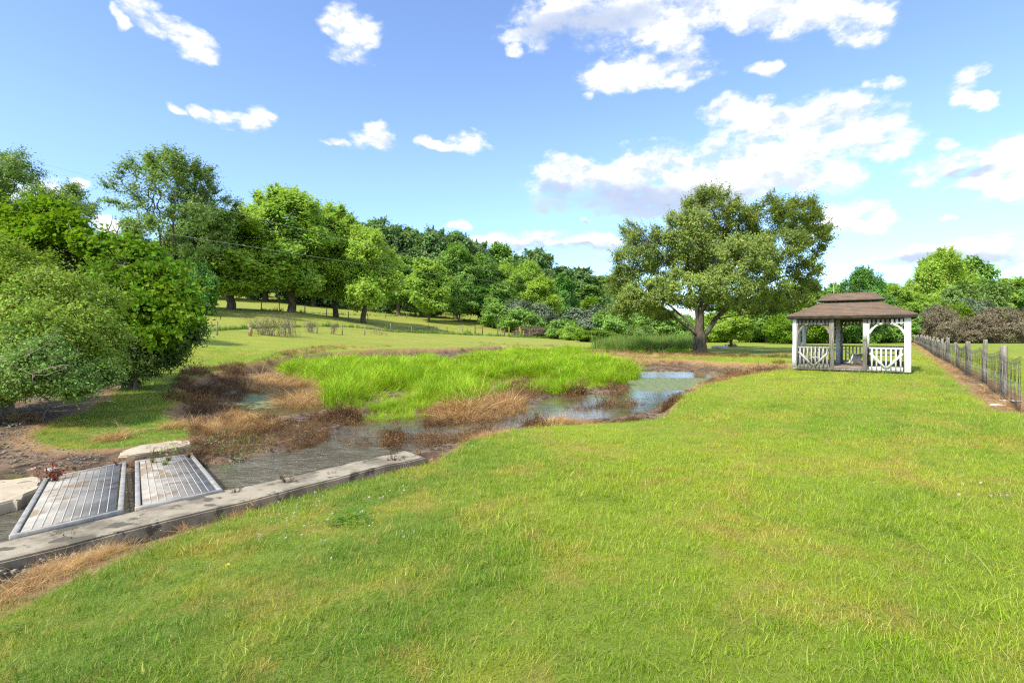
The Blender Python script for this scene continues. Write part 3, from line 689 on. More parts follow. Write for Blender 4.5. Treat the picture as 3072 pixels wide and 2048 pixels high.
    scatter('dead_weeds', ws, p, s, 'dark brown dead weeds and stalks over the mud and shallows', 'dead weeds', .25)
    # small green weeds here and there on the mud
    gw = [tuft_src('mud_weed', M['reed'], n=10, r=.10, h=.07, w=.008, lean=1.0, seg=2)]
    p = inpoly(P([(430,1000),(600,960),(760,960),(740,1010),(600,1050),(500,1070)], -.42), 500); p = p[vnoise(p,1.1,3,21) > .15]
    p = np.vstack([p, inpoly(P([(345,1040),(440,1028),(450,1050),(360,1062)], -.36), 25)])
    scatter('mud_weeds', gw, p, .8, 'small yellow green weeds on the mud by the grate', 'weeds', .3)
    # litter pebbles on the bare ground at left
    mb = MB()
    for _ in range(10):
        c = rng.normal(0,.10,3)*np.array([1,1,0]); r_ = .008+.014*rng.random()
        d = rng.normal(0,1,(8,3)); d /= np.linalg.norm(d,axis=1)[:,None]
        v = [c+r_*np.array(q)*np.array([1.3,1,.6]) for q in ((1,0,0),(0,1,0),(-1,0,0),(0,-1,0),(0,0,1),(0,0,-1))]
        mb.raw(v, t=[(0,1,4),(1,2,4),(2,3,4),(3,0,4),(1,0,5),(2,1,5),(3,2,5),(0,3,5)])
    p = np.vstack([inpoly(P([(-40,900),(260,900),(120,960),(80,1010),(160,1035),(280,1050),(100,1075),(-40,1080)], -.3), 420),
                   inpoly(P([(440,1000),(600,960),(700,990),(600,1040),(480,1070)], -.42), 60), inpoly(P([(-30,1400),(60,1310),(250,1235),(300,1225),(80,1350)], -.42), 70)])
    scatter('pebbles', [bpy.data.objects.new('pebble_patch', mb.mesh('pebble_patch', M['pebble']))], p, .9, 'small grey pebbles and litter on the bare mud', 'pebbles', .1)
plants()

# ------------------------------------------------------------------ trees
def colonize(att, trunk, tpar, step, infl, kill, maxit=90, g=rng, grav=0.0):
    nodes = [np.array(q, float) for q in trunk]; par = list(tpar) if tpar else [-1]+list(range(len(trunk)-1))
    N = np.array(nodes); d = np.linalg.norm(att[:,None]-N[None], axis=2); near = d.argmin(1); dist = d.min(1)
    alive = np.ones(len(att), bool); nc = {}
    for it in range(maxit):
        act = alive & (dist < infl if it > 3 else alive)
        if not act.any(): break
        if it <= 3 and not (dist[alive] < infl).any(): infl = dist[alive].min()*1.2
        act = alive & (dist < infl)
        if not act.any(): infl *= 1.3; continue
        idx = near[act]; vec = att[act]-N[idx]; vec /= np.linalg.norm(vec, axis=1)[:,None]+1e-9
        u, inv = np.unique(idx, return_inverse=True); s = np.zeros((len(u),3)); np.add.at(s, inv, vec)
        s /= np.linalg.norm(s, axis=1)[:,None]+1e-6; s += g.normal(0,.22,s.shape); s[:,2] += grav
        s /= np.linalg.norm(s, axis=1)[:,None]+1e-9
        ok = np.array([nc.get(int(k),0) < 3 for k in u]); u = u[ok]; s = s[ok]
        if not len(u): break
        new = N[u]+s*step; base = len(N)
        for k in u: nc[int(k)] = nc.get(int(k),0)+1
        par += [int(k) for k in u]; N = np.vstack([N, new])
        dd = np.linalg.norm(att[:,None]-new[None], axis=2); m = dd.min(1); a = dd.argmin(1)
        upd = m < dist; near[upd] = base+a[upd]; dist[upd] = m[upd]; alive &= dist > kill
        if not alive.any(): break
    return N, np.array(par)
def limb_mesh(N, par, Rt, tip, mat, name, flare=1.5, sides=6, seglen=None):
    n = len(N); cnt = np.zeros(n); ch = np.bincount(par[par >= 0], minlength=n); cnt[ch == 0] = 1
    for i in range(n-1, 0, -1): cnt[par[i]] += cnt[i]
    p = math.log(Rt/tip)/math.log(max(cnt[0], 2)); r = tip*cnt**p
    # main child of every node continues the parent's thickness
    best = {}
    for i in range(1, n):
        if cnt[i] > cnt[best.get(par[i], i)] or par[i] not in best: best[par[i]] = i
    i = np.arange(1, n); a = N[par[i]]; b = N[i]; rb = r[i]
    main = np.array([best[par[k]] == k for k in i]); ra = np.where(main, r[par[i]], np.minimum(r[par[i]], rb*1.25))
    hgt = N[:,2]-N[0,2]; fl = lambda h: 1+(flare-1)*np.exp(-np.maximum(h,0)/(Rt*1.6))
    ra = ra*fl(a[:,2]-N[0,2]); rb = rb*fl(b[:,2]-N[0,2])
    d = b-a; L = np.linalg.norm(d, axis=1)[:,None]; d = d/(L+1e-9); b = b+d*rb[:,None]*.25
    ref = np.where(np.abs(d[:,2:3]) < .9, [[0,0,1.]], [[1.,0,0]]); u = np.cross(d, ref); u /= np.linalg.norm(u,axis=1)[:,None]; w = np.cross(d, u)
    # node-consistent frame for the thick parts
    def ring(c, rad, k):
        th = np.linspace(0, 2*math.pi, k, endpoint=False)
        return c[:,None]+rad[:,None,None]*(np.cos(th)[None,:,None]*u[:,None]+np.sin(th)[None,:,None]*w[:,None])
    k = sides; A = ring(a, ra, k); B = ring(b, rb, k); v = np.concatenate([A, B], 1).reshape(-1,3)
    m = len(i); o = np.arange(m)[:,None]*2*k; j = np.arange(k)[None]; j2 = (j+1)%k
    q = np.stack([o+j, o+j2, o+k+j2, o+k+j], 2).reshape(-1,4)
    return mesh_np(name, v, [q], mat, True), cnt, r
def leaf_mesh(c, nrm, L, W, mat, name, g=rng, droop=0.0, fold=.25):
    n = len(c); nr = nrm/(np.linalg.norm(nrm,axis=1)[:,None]+1e-9)
    t = g.normal(0,1,(n,3)); t[:,2] -= droop; t -= (t*nr).sum(1)[:,None]*nr; t /= np.linalg.norm(t,axis=1)[:,None]+1e-9
    s = np.cross(nr, t); L = L*(.6+.8*g.random(n))[:,None]; W = L*W
    v = np.stack([c-t*L*.5, c+s*W*.5+nr*W*fold-t*L*.05, c+t*L*.5, c-s*W*.5+nr*W*fold-t*L*.05], 1).reshape(-1,3)
    q = np.arange(4*n).reshape(n,4); return mesh_np(name, v, [q], mat)
def sample_blobs(bl, n, g, shell=.5, cut=None):
    b = np.array(bl, float); vol = b[:,3]*b[:,4]*b[:,5]; k = g.choice(len(b), n, p=vol/vol.sum())
    d = g.normal(0,1,(n,3)); d /= np.linalg.norm(d,axis=1)[:,None]; r = g.random(n)**(1/3)*(1-shell)+shell*g.random(n)**.12
    return b[k,:3]+d*r[:,None]*b[k,3:6]
def sprays(c, o, n, L, g, per=9, up=.4):
    """leaves set along short shoots that stick out of the crown"""
    k = g.integers(0, len(c), n); d = o[k]+g.normal(0,.45,(n,3)); d[:,2] += up; d /= np.linalg.norm(d,axis=1)[:,None]
    ln = L*(.4+.9*g.random(n)); t = (np.arange(per)+.5)/per
    p = c[k][:,None]+d[:,None]*(ln[:,None]*t[None])[:,:,None]+g.normal(0,L*.045,(n,per,3)); return p.reshape(-1,3)
def n3(p, s, seed): return vnoise(np.column_stack([p[:,0]+p[:,2]*.73, p[:,1]-p[:,2]*.61]), s, 2, seed)*.6+vnoise(np.column_stack([p[:,2]-p[:,0]*.4, p[:,1]*.3+p[:,0]]), s, 2, seed+1)*.6
def tree_mesh(bl, trunk, att_n, step, nleaf, lsize, Rt, tip=.02, sig=.35, mat='l_maple', bark='bark', seed=1, shell=.5, aspect=.55, up=.5, thr=4, infl=None, kill=None, droop=0, grav=.0, cover=0., flare=1.5, zsig=.6, tpar=None, shoots=0, shL=1.0, gaps=0., gs=.35):
    g = np.random.default_rng(seed); att = sample_blobs(bl, att_n, g, shell)
    if gaps: att = att[n3(att, gs, seed) > gaps-.5]
    N, par = colonize(att, trunk, tpar, step, infl or step*5, kill or step*1.3, g=g, grav=grav)
    tm, cnt, r = limb_mesh(N, par, Rt, tip, M[bark], 'trunk', flare)
    b = np.array(bl, float); tips = np.where((cnt <= thr)&(np.arange(len(N)) > len(trunk)))[0]
    k = g.choice(tips, nleaf); c = N[k]+g.normal(0,1,(nleaf,3))*sig*np.array([1,1,zsig])
    cc = (b[:,:3]*(b[:,3:4]**2)).sum(0)/(b[:,3]**2).sum()
    if cover:   # loose leaves through the rest of the envelope
        m = int(nleaf*cover); q = sample_blobs(bl, m, g, .75); q = cc+(q-cc)*(1+.16*n3(q, 1.1/max(b[:,3].mean(), .5), seed+9))[:,None]; c[:m] = q
    if gaps: c = c[n3(c, gs*2.2, seed+5) > gaps*.6-.55]
    if shoots:
        q = N[tips]; o = q-cc; far_ = np.linalg.norm(o/np.array([1,1,.9]), axis=1); sel = far_ > np.quantile(far_, .45)
        c = np.vstack([c, sprays(q[sel], o[sel]/np.linalg.norm(o[sel],axis=1)[:,None], shoots, shL, g)])
    o = c-cc; o /= np.linalg.norm(o,axis=1)[:,None]+1e-9; nleaf = len(c)
    nrm = .6*o+np.array([0,0,up])+g.normal(0,.42,(nleaf,3))
    return tm, leaf_mesh(c, nrm, lsize, aspect, M[mat], 'crown', g, droop)
def place(name, tm, cm, loc, label, cat, s=(1,1,1), rz=0, group=None, leafm=None):
    e = empty(name, loc, rz); e.scale = s; tag(e, label, cat, group)
    a = obj('trunk', tm, e); b = obj('crown', cm, e)
    if leafm:
        b.material_slots[0].link = 'OBJECT'; b.material_slots[0].material = M[leafm]
    return e
def lobes(g, H, w, n, z0, top=1.0, pow_=1.0):
    """random lobed crown of height H and half width w, base at z0"""
    out = [(0,0,(z0+H)/2, w*.62, w*.62, (H-z0)*.5)]
    for i in range(n):
        t = (i+.5)/n; z = z0+(H-z0)*(.10+.78*t); prof = math.sin(math.pi*(.16+.74*t)**pow_)**.8
        a = i*2.4+g.random(); rr = w*prof*.62; r = w*(.28+.16*g.random())
        out.append((rr*math.cos(a), rr*math.sin(a), z, r, r, r*.8))
    return out

def hero_tree():
    Y0 = 41; x0, _, _ = px(1607, 806, Y0); z0 = hz(x0, Y0)
    sc_ = Y0/1176
    bl = []
    for X, V, rx, ry, dy in [(1635,492,72,62,0),(1580,545,62,62,-2),(1690,520,55,50,1.5),(1765,500,52,44,-1),(1835,500,50,48,0),(1872,545,34,42,1),(1795,565,52,42,-2.5),(1700,590,70,50,-4),
        (1480,560,40,40,0),(1440,530,22,26,1),(1455,605,44,44,-1.5),(1425,655,36,42,1),(1530,620,60,50,3),(1620,610,60,50,4),(1485,680,60,38,-3),(1560,665,60,40,-4.5),(1430,705,34,26,0),
        (1660,660,60,42,-4.5),(1750,650,60,42,-3),(1840,625,44,32,0),(1860,660,32,24,2),(1790,690,56,30,1),(1720,705,50,26,3.5),(1520,725,40,18,2),(1840,690,26,18,-1),(1630,690,70,30,4),(1600,560,60,60,4.5),(1720,570,60,50,4.5)]:
        x, y, z = px(X, V, Y0+dy); bl.append((x-x0, dy, z-z0, rx*sc_, (rx+ry)/2*sc_*1.05, ry*sc_))
    trunk = [(0,0,-.3),(0,0,0),(-.02,0,.5),(.03,0,1.1),(0,.02,1.6)]; tp = [-1,0,1,2,3]
    def limb(par, pts, dy):
        n0 = len(pts)
        for i, (x, y) in enumerate(pts):
            q = px(1340+x/3.15, 383+y/3.15, Y0); t = dy*(i+1)/n0; new = np.array((q[0]-x0, t, q[2]-z0))
            old = np.array(trunk[par]); m = max(1, int(np.linalg.norm(new-old)/.75))
            for j in range(1, m+1):
                trunk.append(tuple(old+(new-old)*j/m+rng.normal(0,.035,3))); tp.append(par); par = len(trunk)-1
        return par
    a1 = limb(4, [(845,1060)], 0); a2 = limb(a1, [(868,850)], .3); limb(a2, [(872,650),(800,430),(780,300)], .8); limb(a2, [(980,660),(1060,450),(1010,260)], 2.2)
    limb(3, [(730,1150),(600,1060),(430,970)], -1.6); limb(4, [(760,1100),(640,960),(420,860)], 2.6)
    b1 = limb(4, [(800,1000),(735,850)], -.8); limb(b1, [(620,730),(470,600),(340,450)], -2.0); limb(b1, [(700,650),(640,450)], -3.6)
    c1 = limb(3, [(905,1180),(965,1100)], .2); c2 = limb(c1, [(1090,960)], -.8); limb(c2, [(1270,840),(1480,560),(1620,330)], -.6); limb(c2, [(1260,900),(1440,800),(1640,760)], 1.0)
    limb(c1, [(1180,1060),(1400,1010)], -2.2); d1 = limb(a1, [(960,930),(1120,760)], 2.4); limb(d1, [(1260,560),(1380,330)], 3.4); limb(a1, [(930,860),(1050,620)], -3.6)
    tm, cm = tree_mesh(bl, trunk, 4600, .40, 150000, .18, .44, .012, .20, 'l_hero', 'bark', 11, .45, .42, .45, 3, infl=2.6, kill=.55, flare=1.7, droop=.6, zsig=.9, tpar=tp, shoots=7000, shL=.8, gaps=.08, gs=.45)
    e = place('shade_tree', tm, cm, (x0, Y0, z0), 'large spreading olive green tree with thick low forking trunk beside the gazebo', 'tree')
hero_tree()

G = np.random.default_rng(5)
PROTO = {}
def proto(key, H, w, z0, nl, **kw):
    g = np.random.default_rng(hash(key) % 1000 if False else sum(map(ord, key)))
    bl = lobes(g, H, w, nl, z0, pow_=kw.pop('pow_', 1.0)); tr = [(0,0,-.4)]+[(g.normal(0,.06), g.normal(0,.06), z) for z in np.linspace(0, z0+.12*(H-z0), 5)]
    PROTO[key] = (*tree_mesh(bl, tr, **kw), H, w)
proto('maple', 16, 5.6, 2.6, 16, att_n=1500, step=.6, nleaf=42000, lsize=.34, Rt=.36, sig=.42, seed=21, shell=.55, cover=.3, up=.7, shoots=2600, shL=1.2, gaps=0.18)
proto('maple_b', 17, 4.6, 2.4, 17, att_n=1500, step=.6, nleaf=40000, lsize=.34, Rt=.34, sig=.42, seed=22, shell=.55, cover=.3, up=.7, grav=.25, shoots=2600, shL=1.3, gaps=0.18)
proto('maple_c', 14, 5.8, 2.2, 14, att_n=1400, step=.6, nleaf=40000, lsize=.33, Rt=.34, sig=.42, seed=25, shell=.6, cover=.3, up=.7, shoots=2400, shL=1.1, gaps=0.18)
proto('birch', 18, 5.6, 4.0, 17, att_n=1100, step=.6, nleaf=20000, lsize=.26, Rt=.30, sig=.36, seed=23, shell=.3, aspect=.4, droop=.8, bark='bark', shoots=2600, shL=1.2, gaps=.22)
proto('oak', 16, 5.6, 3.2, 14, att_n=800, step=.8, nleaf=19000, lsize=.52, Rt=.35, tip=.03, sig=.45, seed=24, shell=.5, cover=.25, shoots=700, shL=1.0, gaps=0.18)
proto('oak_b', 17, 4.8, 3.2, 14, att_n=800, step=.8, nleaf=19000, lsize=.50, Rt=.35, tip=.03, sig=.45, seed=28, shell=.5, cover=.25, shoots=700, shL=1.0, gaps=0.18)
proto('cone', 12, 3.4, 1.6, 13, att_n=800, step=.6, nleaf=20000, lsize=.34, Rt=.16, sig=.34, seed=26, shell=.5, cover=.2, pow_=.8, shoots=1300, shL=0.9, gaps=0)
proto('sapling', 12, 3.0, 2.4, 11, att_n=500, step=.6, nleaf=9000, lsize=.36, Rt=.14, sig=.3, seed=27, shell=.3, shoots=500, shL=0.8, gaps=0)
proto('shrub', 4, 3.2, .05, 12, att_n=700, step=.32, nleaf=16000, lsize=.22, Rt=.10, tip=.012, sig=.22, seed=31, shell=.5, cover=.35, shoots=900, shL=0.5, gaps=0)
proto('shrub_b', 4, 2.6, .05, 10, att_n=600, step=.32, nleaf=15000, lsize=.20, Rt=.09, tip=.012, sig=.22, seed=32, shell=.4, cover=.35, shoots=900, shL=0.5, gaps=0)
proto('thicket', 4.5, 3.4, .1, 12, att_n=1100, step=.3, nleaf=12000, lsize=.16, Rt=.10, tip=.022, sig=.25, seed=33, shell=.3, cover=.3, bark='twig', shoots=500, shL=0.5, gaps=0)

def put(key, X, Vtop, Wd, Y, label, cat='tree', leafm=None, name=None, Vbase=None, rz=None, group=None):
    """X, Vtop, Wd: where the crown stands in the photograph's measuring grid; Y: its depth in metres"""
    tm, cm, H, w = PROTO[key]; x = (X-1176)/1176*Y; z = hz(x, Y)
    if Vbase is not None: z = min(z, CAMZ-(Vbase-HOR)/1176*Y) if Vbase < 0 else z
    top = CAMZ-(Vtop-HOR)/1176*Y; hs = (top-z)/(H*.965); ws = Wd/1176*Y/(2*w*.93)
    return place(name or 'tree', tm, cm, (x, Y, z-.05), label, cat, (ws, ws, hs), G.random()*6.28 if rz is None else rz, group, leafm)
gm = 'trees along the back of the meadow'; gr = 'trees on the wooded ridge'; gh = 'shrubs at the edge of the meadow'
put('birch',395,352,250,62,'tall airy grey green tree rising above the left shrubs','tree','l_birch','birch_tree', rz=1.0)
put('birch',455,440,150,66,'narrower feathery tree leaning out right of the tall airy tree','tree','l_birch','birch_tree', rz=2.6)
put('maple_c',530,505,280,72,'broad light green maple with the lowest crown in the meadow row','tree','l_bright','maple_tree',group=gm)
put('maple',670,445,235,76,'tallest maple in the row with a ragged pointed top','tree','l_maple','maple_tree',group=gm)
put('maple_b',770,478,150,84,'maple with upright dark top squeezed between two fuller maples','tree','l_maple','maple_tree',group=gm)
put('maple_c',835,530,180,80,'rounded bright maple at the right end of the maple row','tree','l_bright','maple_tree',group=gm)
put('shrub_b',455,600,90,60,'drooping blue green shrub beside the vine covered cedar','shrub','l_blue','shrub')
# ridge
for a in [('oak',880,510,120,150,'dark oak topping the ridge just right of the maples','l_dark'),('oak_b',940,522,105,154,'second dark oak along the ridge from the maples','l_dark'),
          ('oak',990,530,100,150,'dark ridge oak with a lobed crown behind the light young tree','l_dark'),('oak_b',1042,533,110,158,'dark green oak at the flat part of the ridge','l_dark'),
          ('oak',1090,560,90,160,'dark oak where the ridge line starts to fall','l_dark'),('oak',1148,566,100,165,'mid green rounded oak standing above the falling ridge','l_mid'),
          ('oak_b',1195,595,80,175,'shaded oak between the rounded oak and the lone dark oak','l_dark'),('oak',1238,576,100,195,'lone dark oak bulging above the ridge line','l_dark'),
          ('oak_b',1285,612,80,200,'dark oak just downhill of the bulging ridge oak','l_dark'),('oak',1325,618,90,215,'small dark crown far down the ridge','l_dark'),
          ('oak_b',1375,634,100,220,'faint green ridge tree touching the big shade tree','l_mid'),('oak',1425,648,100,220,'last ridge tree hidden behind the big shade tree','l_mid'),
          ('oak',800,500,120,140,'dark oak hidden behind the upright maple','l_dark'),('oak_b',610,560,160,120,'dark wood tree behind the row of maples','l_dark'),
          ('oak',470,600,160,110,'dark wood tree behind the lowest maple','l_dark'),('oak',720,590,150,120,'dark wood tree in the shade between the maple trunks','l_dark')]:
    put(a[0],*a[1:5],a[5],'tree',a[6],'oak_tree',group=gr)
# belt in front of the ridge
for a in [('oak_b',915,585,110,118,'dull green tree in shade right of the maple row','l_mid','tree'),('cone',985,598,105,108,'light green young tree with a pale bare stem','l_maple','young_tree'),
          ('maple_b',1048,565,100,124,'tall mid green tree behind the young pale stemmed tree','l_mid','tree'),('cone',1055,640,80,116,'dark stemmed tree standing right of the light young tree','l_mid','tree'),
          ('maple',1105,590,95,130,'leafy mid green tree in the middle of the belt','l_mid','tree'),('oak',1100,660,100,121,'deep green tree hanging over the meadow fence end','l_blue','tree'),
          ('maple_b',1160,612,85,134,'light green tree with a soft top below the rounded oak','l_maple','tree'),('cone',1155,655,85,116,'glossy dark tree at the corner of the meadow','l_mid','tree'),
          ('maple',1212,606,90,140,'pale green tree below the bulging ridge oak','l_maple','tree'),('maple_b',1242,640,90,124,'yellowish green tree behind the silver shrub','l_bright','tree'),
          ('cone',1294,632,75,135,'narrow deep green tree with a domed top near the utility pole','l_blue','tree'),('oak_b',1335,650,110,170,'greyish thin tree behind the utility pole','l_mid','tree'),
          ('cone',1355,688,75,118,'olive bush tree with a yellow edge right of the utility pole','l_lime','small_tree'),
          ('sapling',1280,640,50,150,'thin bare looking tree left of the domed tree','l_grey','tree'),
          ('shrub',1145,700,90,112,'dark round shrub at the end of the meadow fence','l_mid','shrub'),('shrub_b',1190,690,70,110,'silver leaved shrub in front of the belt','l_grey','shrub'),
          ('shrub',1200,715,110,106,'green shrub below the silver shrub','l_mid','shrub'),('shrub_b',1240,700,80,112,'silvery upright shrub under the yellowish tree','l_grey','shrub'),
          ('shrub',1350,712,150,104,'wide silver green willow shrub beyond the pond','l_grey','shrub'),('shrub_b',1290,735,90,98,'dark rounded shrub left of the wide willow shrub','l_mid','shrub'),
          ('shrub_b',1410,715,110,98,'green shrub beneath the left edge of the big tree','l_mid','shrub'),('thicket',1225,750,100,100,'reddish brown brush on the slope','l_brown','thicket'),
          ('shrub',1375,760,120,82,'low lime green shrub patch beyond the pond','l_lime','shrub'),('shrub_b',1468,748,66,68,'pale upright clump left of the big trunk','l_pale','shrub'),
          ('shrub_b',1310,748,60,94,'small leafy green shrub by the meadow gate','l_maple','shrub')]:
    put(a[0],*a[1:5],a[5],'shrub' if a[7] in ('shrub','thicket') else 'tree',a[6],a[7],group=gh if a[7] in ('shrub','thicket') else gm)
# behind the big tree and the gazebo
gb = 'trees and shrubs behind the gazebo lawn'
for a in [('shrub',1500,715,130,100,'green shrub seen low behind the big trunk at left','l_mid','shrub'),('shrub',1560,725,110,96,'dark shrub straight behind the big trunk','l_mid','shrub'),
          ('shrub_b',1640,725,100,92,'light green shrub right behind the big trunk','l_maple','shrub'),('maple_c',1680,700,110,56,'small multi stemmed light green tree right of the big trunk','l_bright','small_tree'),
          ('shrub',1735,720,120,96,'bright green shrub between the small tree and the gazebo','l_bright','shrub'),('cone',1760,672,100,88,'loose green tree left of the gazebo','l_mid','tree'),
          ('maple_b',1835,650,110,90,'green tree rising over the left end of the gazebo roof','l_maple','tree'),('shrub_b',1800,725,80,80,'yellow green shrub seen left of the gazebo post','l_lime','shrub'),
          ('shrub',1880,720,110,84,'yellow green shrub seen through the left gazebo bay','l_lime','shrub'),('oak',1915,655,80,95,'slim green tree beside the small roof pole','l_mid','tree'),
          ('maple_c',1985,624,105,80,'flat topped green tree right behind the gazebo roof','l_blue','tree'),('shrub',1975,722,130,82,'dark leafy shrub seen through the open gazebo bay','l_mid','shrub'),
          ('shrub',2050,715,120,84,'dark spreading shrub seen through the right gazebo bay','l_mid','shrub'),('maple',2045,655,130,92,'bushy green tree between the flat topped and the big right tree','l_maple','tree'),
          ('maple_c',2155,585,132,96,'big bright green tree on the right with a broad open crown','l_bright','tree'),('oak',2230,598,120,100,'darker vine hung tree joined to the big right tree','l_mid','tree'),
          ('maple_c',2110,680,120,90,'leafy tree base left of the big right tree','l_maple','tree'),('oak_b',2310,640,120,100,'low green tree at the right edge of the picture','l_maple','tree'),
          ('maple_c',2370,645,110,96,'green tree cut by the right edge of the picture','l_mid','tree'),('shrub',2200,665,120,90,'pale green tall shrub below the big right tree','l_pale','shrub'),
          ('shrub_b',2260,650,110,92,'blue green shrub right of the big right tree','l_pale','shrub'),
          ('shrub',2140,712,80,84,'silver green shrub right of the gazebo','l_grey','shrub'),('shrub_b',2240,690,90,86,'silvery shrub above the brown thicket','l_grey','shrub'),
          ('shrub_b',2195,700,70,85,'lime shrub between two brown thickets','l_lime','shrub'),
          ('thicket',2165,708,90,80,'round brown bare thicket nearest the gazebo','l_brown','thicket'),('thicket',2235,728,110,80,'low brown bare thicket in the middle of the hedge','l_brown','thicket'),
          ('thicket',2305,712,120,80,'tall brown bare thicket near the right edge','l_brown','thicket'),('thicket',2375,706,110,80,'brown bare thicket cut by the right edge','l_brown','thicket'),
          ('thicket',2120,735,70,82,'small grey brown thicket beside the gazebo post','l_brown','thicket')]:
    put(a[0],*a[1:5],a[5],'shrub' if a[7] in ('shrub','thicket') else 'tree',a[6],a[7],group=gb)
# backdrop wood far behind: one mass nobody could count
def far_wood():
    g = np.random.default_rng(77); P_ = []
    for x0, x1, y0, y1, n in ((-150,-20,120,210,260),(-30,60,170,240,150),(45,210,110,150,160),(-10,50,112,150,40)):
        for _ in range(n):
            x = x0+(x1-x0)*g.random(); y = y0+(y1-y0)*g.random(); P_.append((x, y))
    P_ = np.array(P_); z = height(P_); hgt = np.where(P_[:,0] > 45, 5, 9)*(.6+.5*g.random(len(P_)))
    hgt = np.where((P_[:,0] > -10)&(P_[:,0] < 50)&(P_[:,1] < 150), 4, hgt)
    n = 260; idx = np.repeat(np.arange(len(P_)), n); d = g.normal(0,1,(len(idx),3)); d /= np.linalg.norm(d,axis=1)[:,None]
    c = np.column_stack([P_[idx], z[idx]+hgt[idx]*.5])+d*np.column_stack([hgt[idx]*.45, hgt[idx]*.45, hgt[idx]*.52])*(.75+.3*g.random((len(idx),1)))
    nr = d+g.normal(0,.5,d.shape)+np.array([0,0,.4])
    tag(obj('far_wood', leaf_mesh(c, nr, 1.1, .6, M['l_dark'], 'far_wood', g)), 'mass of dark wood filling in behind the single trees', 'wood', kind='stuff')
far_wood()

# near shrubs at left
def near_left():
    g = np.random.default_rng(91)
    def shrub(name, pts, Yd, label, mat, nleaf, ls, att, step, seed, aspect=.5, up=.5, trunkx=None, bark='twig', cover=.3, sig=.14, cat='shrub', droop=0, Rt=.09, shell=.55, thr=4, shoots=3200, shL=.35, gaps=.12):
        bl = []; 
        X0 = sum(p[0] for p in pts)/len(pts) if trunkx is None else trunkx
        x0 = (X0-1176)/1176*Yd; z0 = hz(x0, Yd)
        for X, V, r, dy in pts:
            Y = Yd+dy; x, y, z = px(X, V, Y); q = r/1176*Y; bl.append((x-x0, dy, z-z0, q, q, q*.9))
        tr = [(0,0,-.1),(0,0,.15),(.03,.0,.4)]
        tm, cm = tree_mesh(bl, tr, att, step, nleaf, ls, Rt, .006, sig, mat, bark, seed, shell, aspect, up, thr, cover=cover, droop=droop, shoots=shoots, shL=shL, gaps=gaps, gs=1.0)
        return place(name, tm, cm, (x0, Yd, z0), label, cat)
    shrub('flowering_shrub', [(40,640,90,0),(110,680,85,-.4),(180,700,80,0),(200,770,75,-.5),(120,770,90,-1),(40,760,90,-.8),(215,830,55,-.3),(140,850,70,-.8),(60,850,80,-1.2),(-60,700,120,0),(-60,820,110,-.6),(-20,640,70,.5)], 11.5,
          'dense rounded light green shrub filling the left edge of the picture', 'l_shrub2', 80000, .066, 2600, .16, 41, trunkx=20)
    shrub('flowering_shrub', [(30,800,60,0),(90,840,60,-.3),(160,880,42,-.2),(40,870,50,-.3),(-30,820,70,0),(220,860,36,.4),(-80,870,60,0)], 10.0,
          'blue green lower shrub with bare twigs at the bottom left', 'l_shrub', 42000, .055, 1500, .14, 42, trunkx=-20, sig=.12, cover=.2)
    c = [(330,600,40,0),(300,650,60,0),(360,680,70,0),(300,720,75,.5),(390,740,60,0),(340,785,62,0),(392,790,40,-.3),(285,832,55,0),(335,826,44,-.3),(250,700,60,1),(240,640,55,1.2),(130,540,60,1.5),(90,580,70,1.5),(180,590,60,1.4),(60,520,40,1.6)]
    shrub('cedar_tree', c, 15.5, 'dark cedar smothered in bright wild grape vine beside the left shrub', 'l_cedar', 90000, .15, 2200, .24, 43, aspect=.22, trunkx=300, bark='bark', cover=.25, sig=.22, cat='tree', droop=1.0, Rt=.18, thr=5)
    v = [(115,485,34,1.0),(70,545,50,1.0),(150,530,50,.8),(210,560,45,.6),(250,590,45,.4),(60,580,60,.6),(300,565,28,0),(340,590,34,-.1),(385,620,34,-.3),(345,640,46,-.6),(395,680,44,-.6),(420,735,36,-.7),(380,760,42,-.9),(300,700,40,-1),(350,720,50,-1.1),(250,650,46,-.6),(0,520,50,1),(425,765,22,-.4)]
    shrub('grape_vine', v, 15.3, 'bright yellow green wild grape vine climbing over the cedar', 'l_vine', 30000, .115, 1500, .22, 44, aspect=.85, up=.45, trunkx=310, cover=.35, sig=.16, cat='vine', Rt=.04, shell=.8, shoots=700, shL=.7, gaps=.40)
    # thin tree high at the left edge
    b = [(-20,400,60,0),(60,395,50,0),(30,430,45,.5),(110,430,40,0),(-40,460,60,0),(175,470,34,0),(195,490,24,0),(150,460,36,.6),(90,480,50,0),(60,360,22,0),(10,370,30,0)]
    shrub('locust_tree', b, 30, 'thin spreading tree showing over the shrubs at the left edge', 'l_birch', 26000, .13, 900, .35, 45, aspect=.5, trunkx=60, bark='bark', cover=.05, sig=.22, cat='tree', Rt=.16, shell=.4, shoots=1600, shL=.7, gaps=.4)
    # bare branches poking out low at the left edge
    def branch(pts, r, label):
        mb = MB()
        q = [np.array(px(X, V, Y)) for X, V, Y in pts]; mb.tube(q, np.linspace(r, r*.35, len(q)), 5)
        for k in range(1, len(q)):
            for _ in range(2):
                d = g.normal(0,.16,3); mb.tube([q[k], q[k]+d*.6+(0,0,.02), q[k]+d*1.3], [r*.4, r*.3, r*.15], 4)
        tag(mb.build('bare_branch', M['twig'], None, True), label, 'branch', 'bare branches under the left shrubs')
    branch([(-10,825,9.4),(35,826,9.3),(70,812,9.2),(110,790,9.2)], .014, 'pale bare branch curving upward at the left edge')
    branch([(-5,828,9.4),(30,840,9.2),(75,860,9.1),(105,862,9.1)], .014, 'pale bare branch sloping down at the left edge')
    branch([(75,858,9.2),(110,845,9.1),(150,838,9.1),(170,842,9.1)], .010, 'thin forked twig reaching right from the sloping branch')
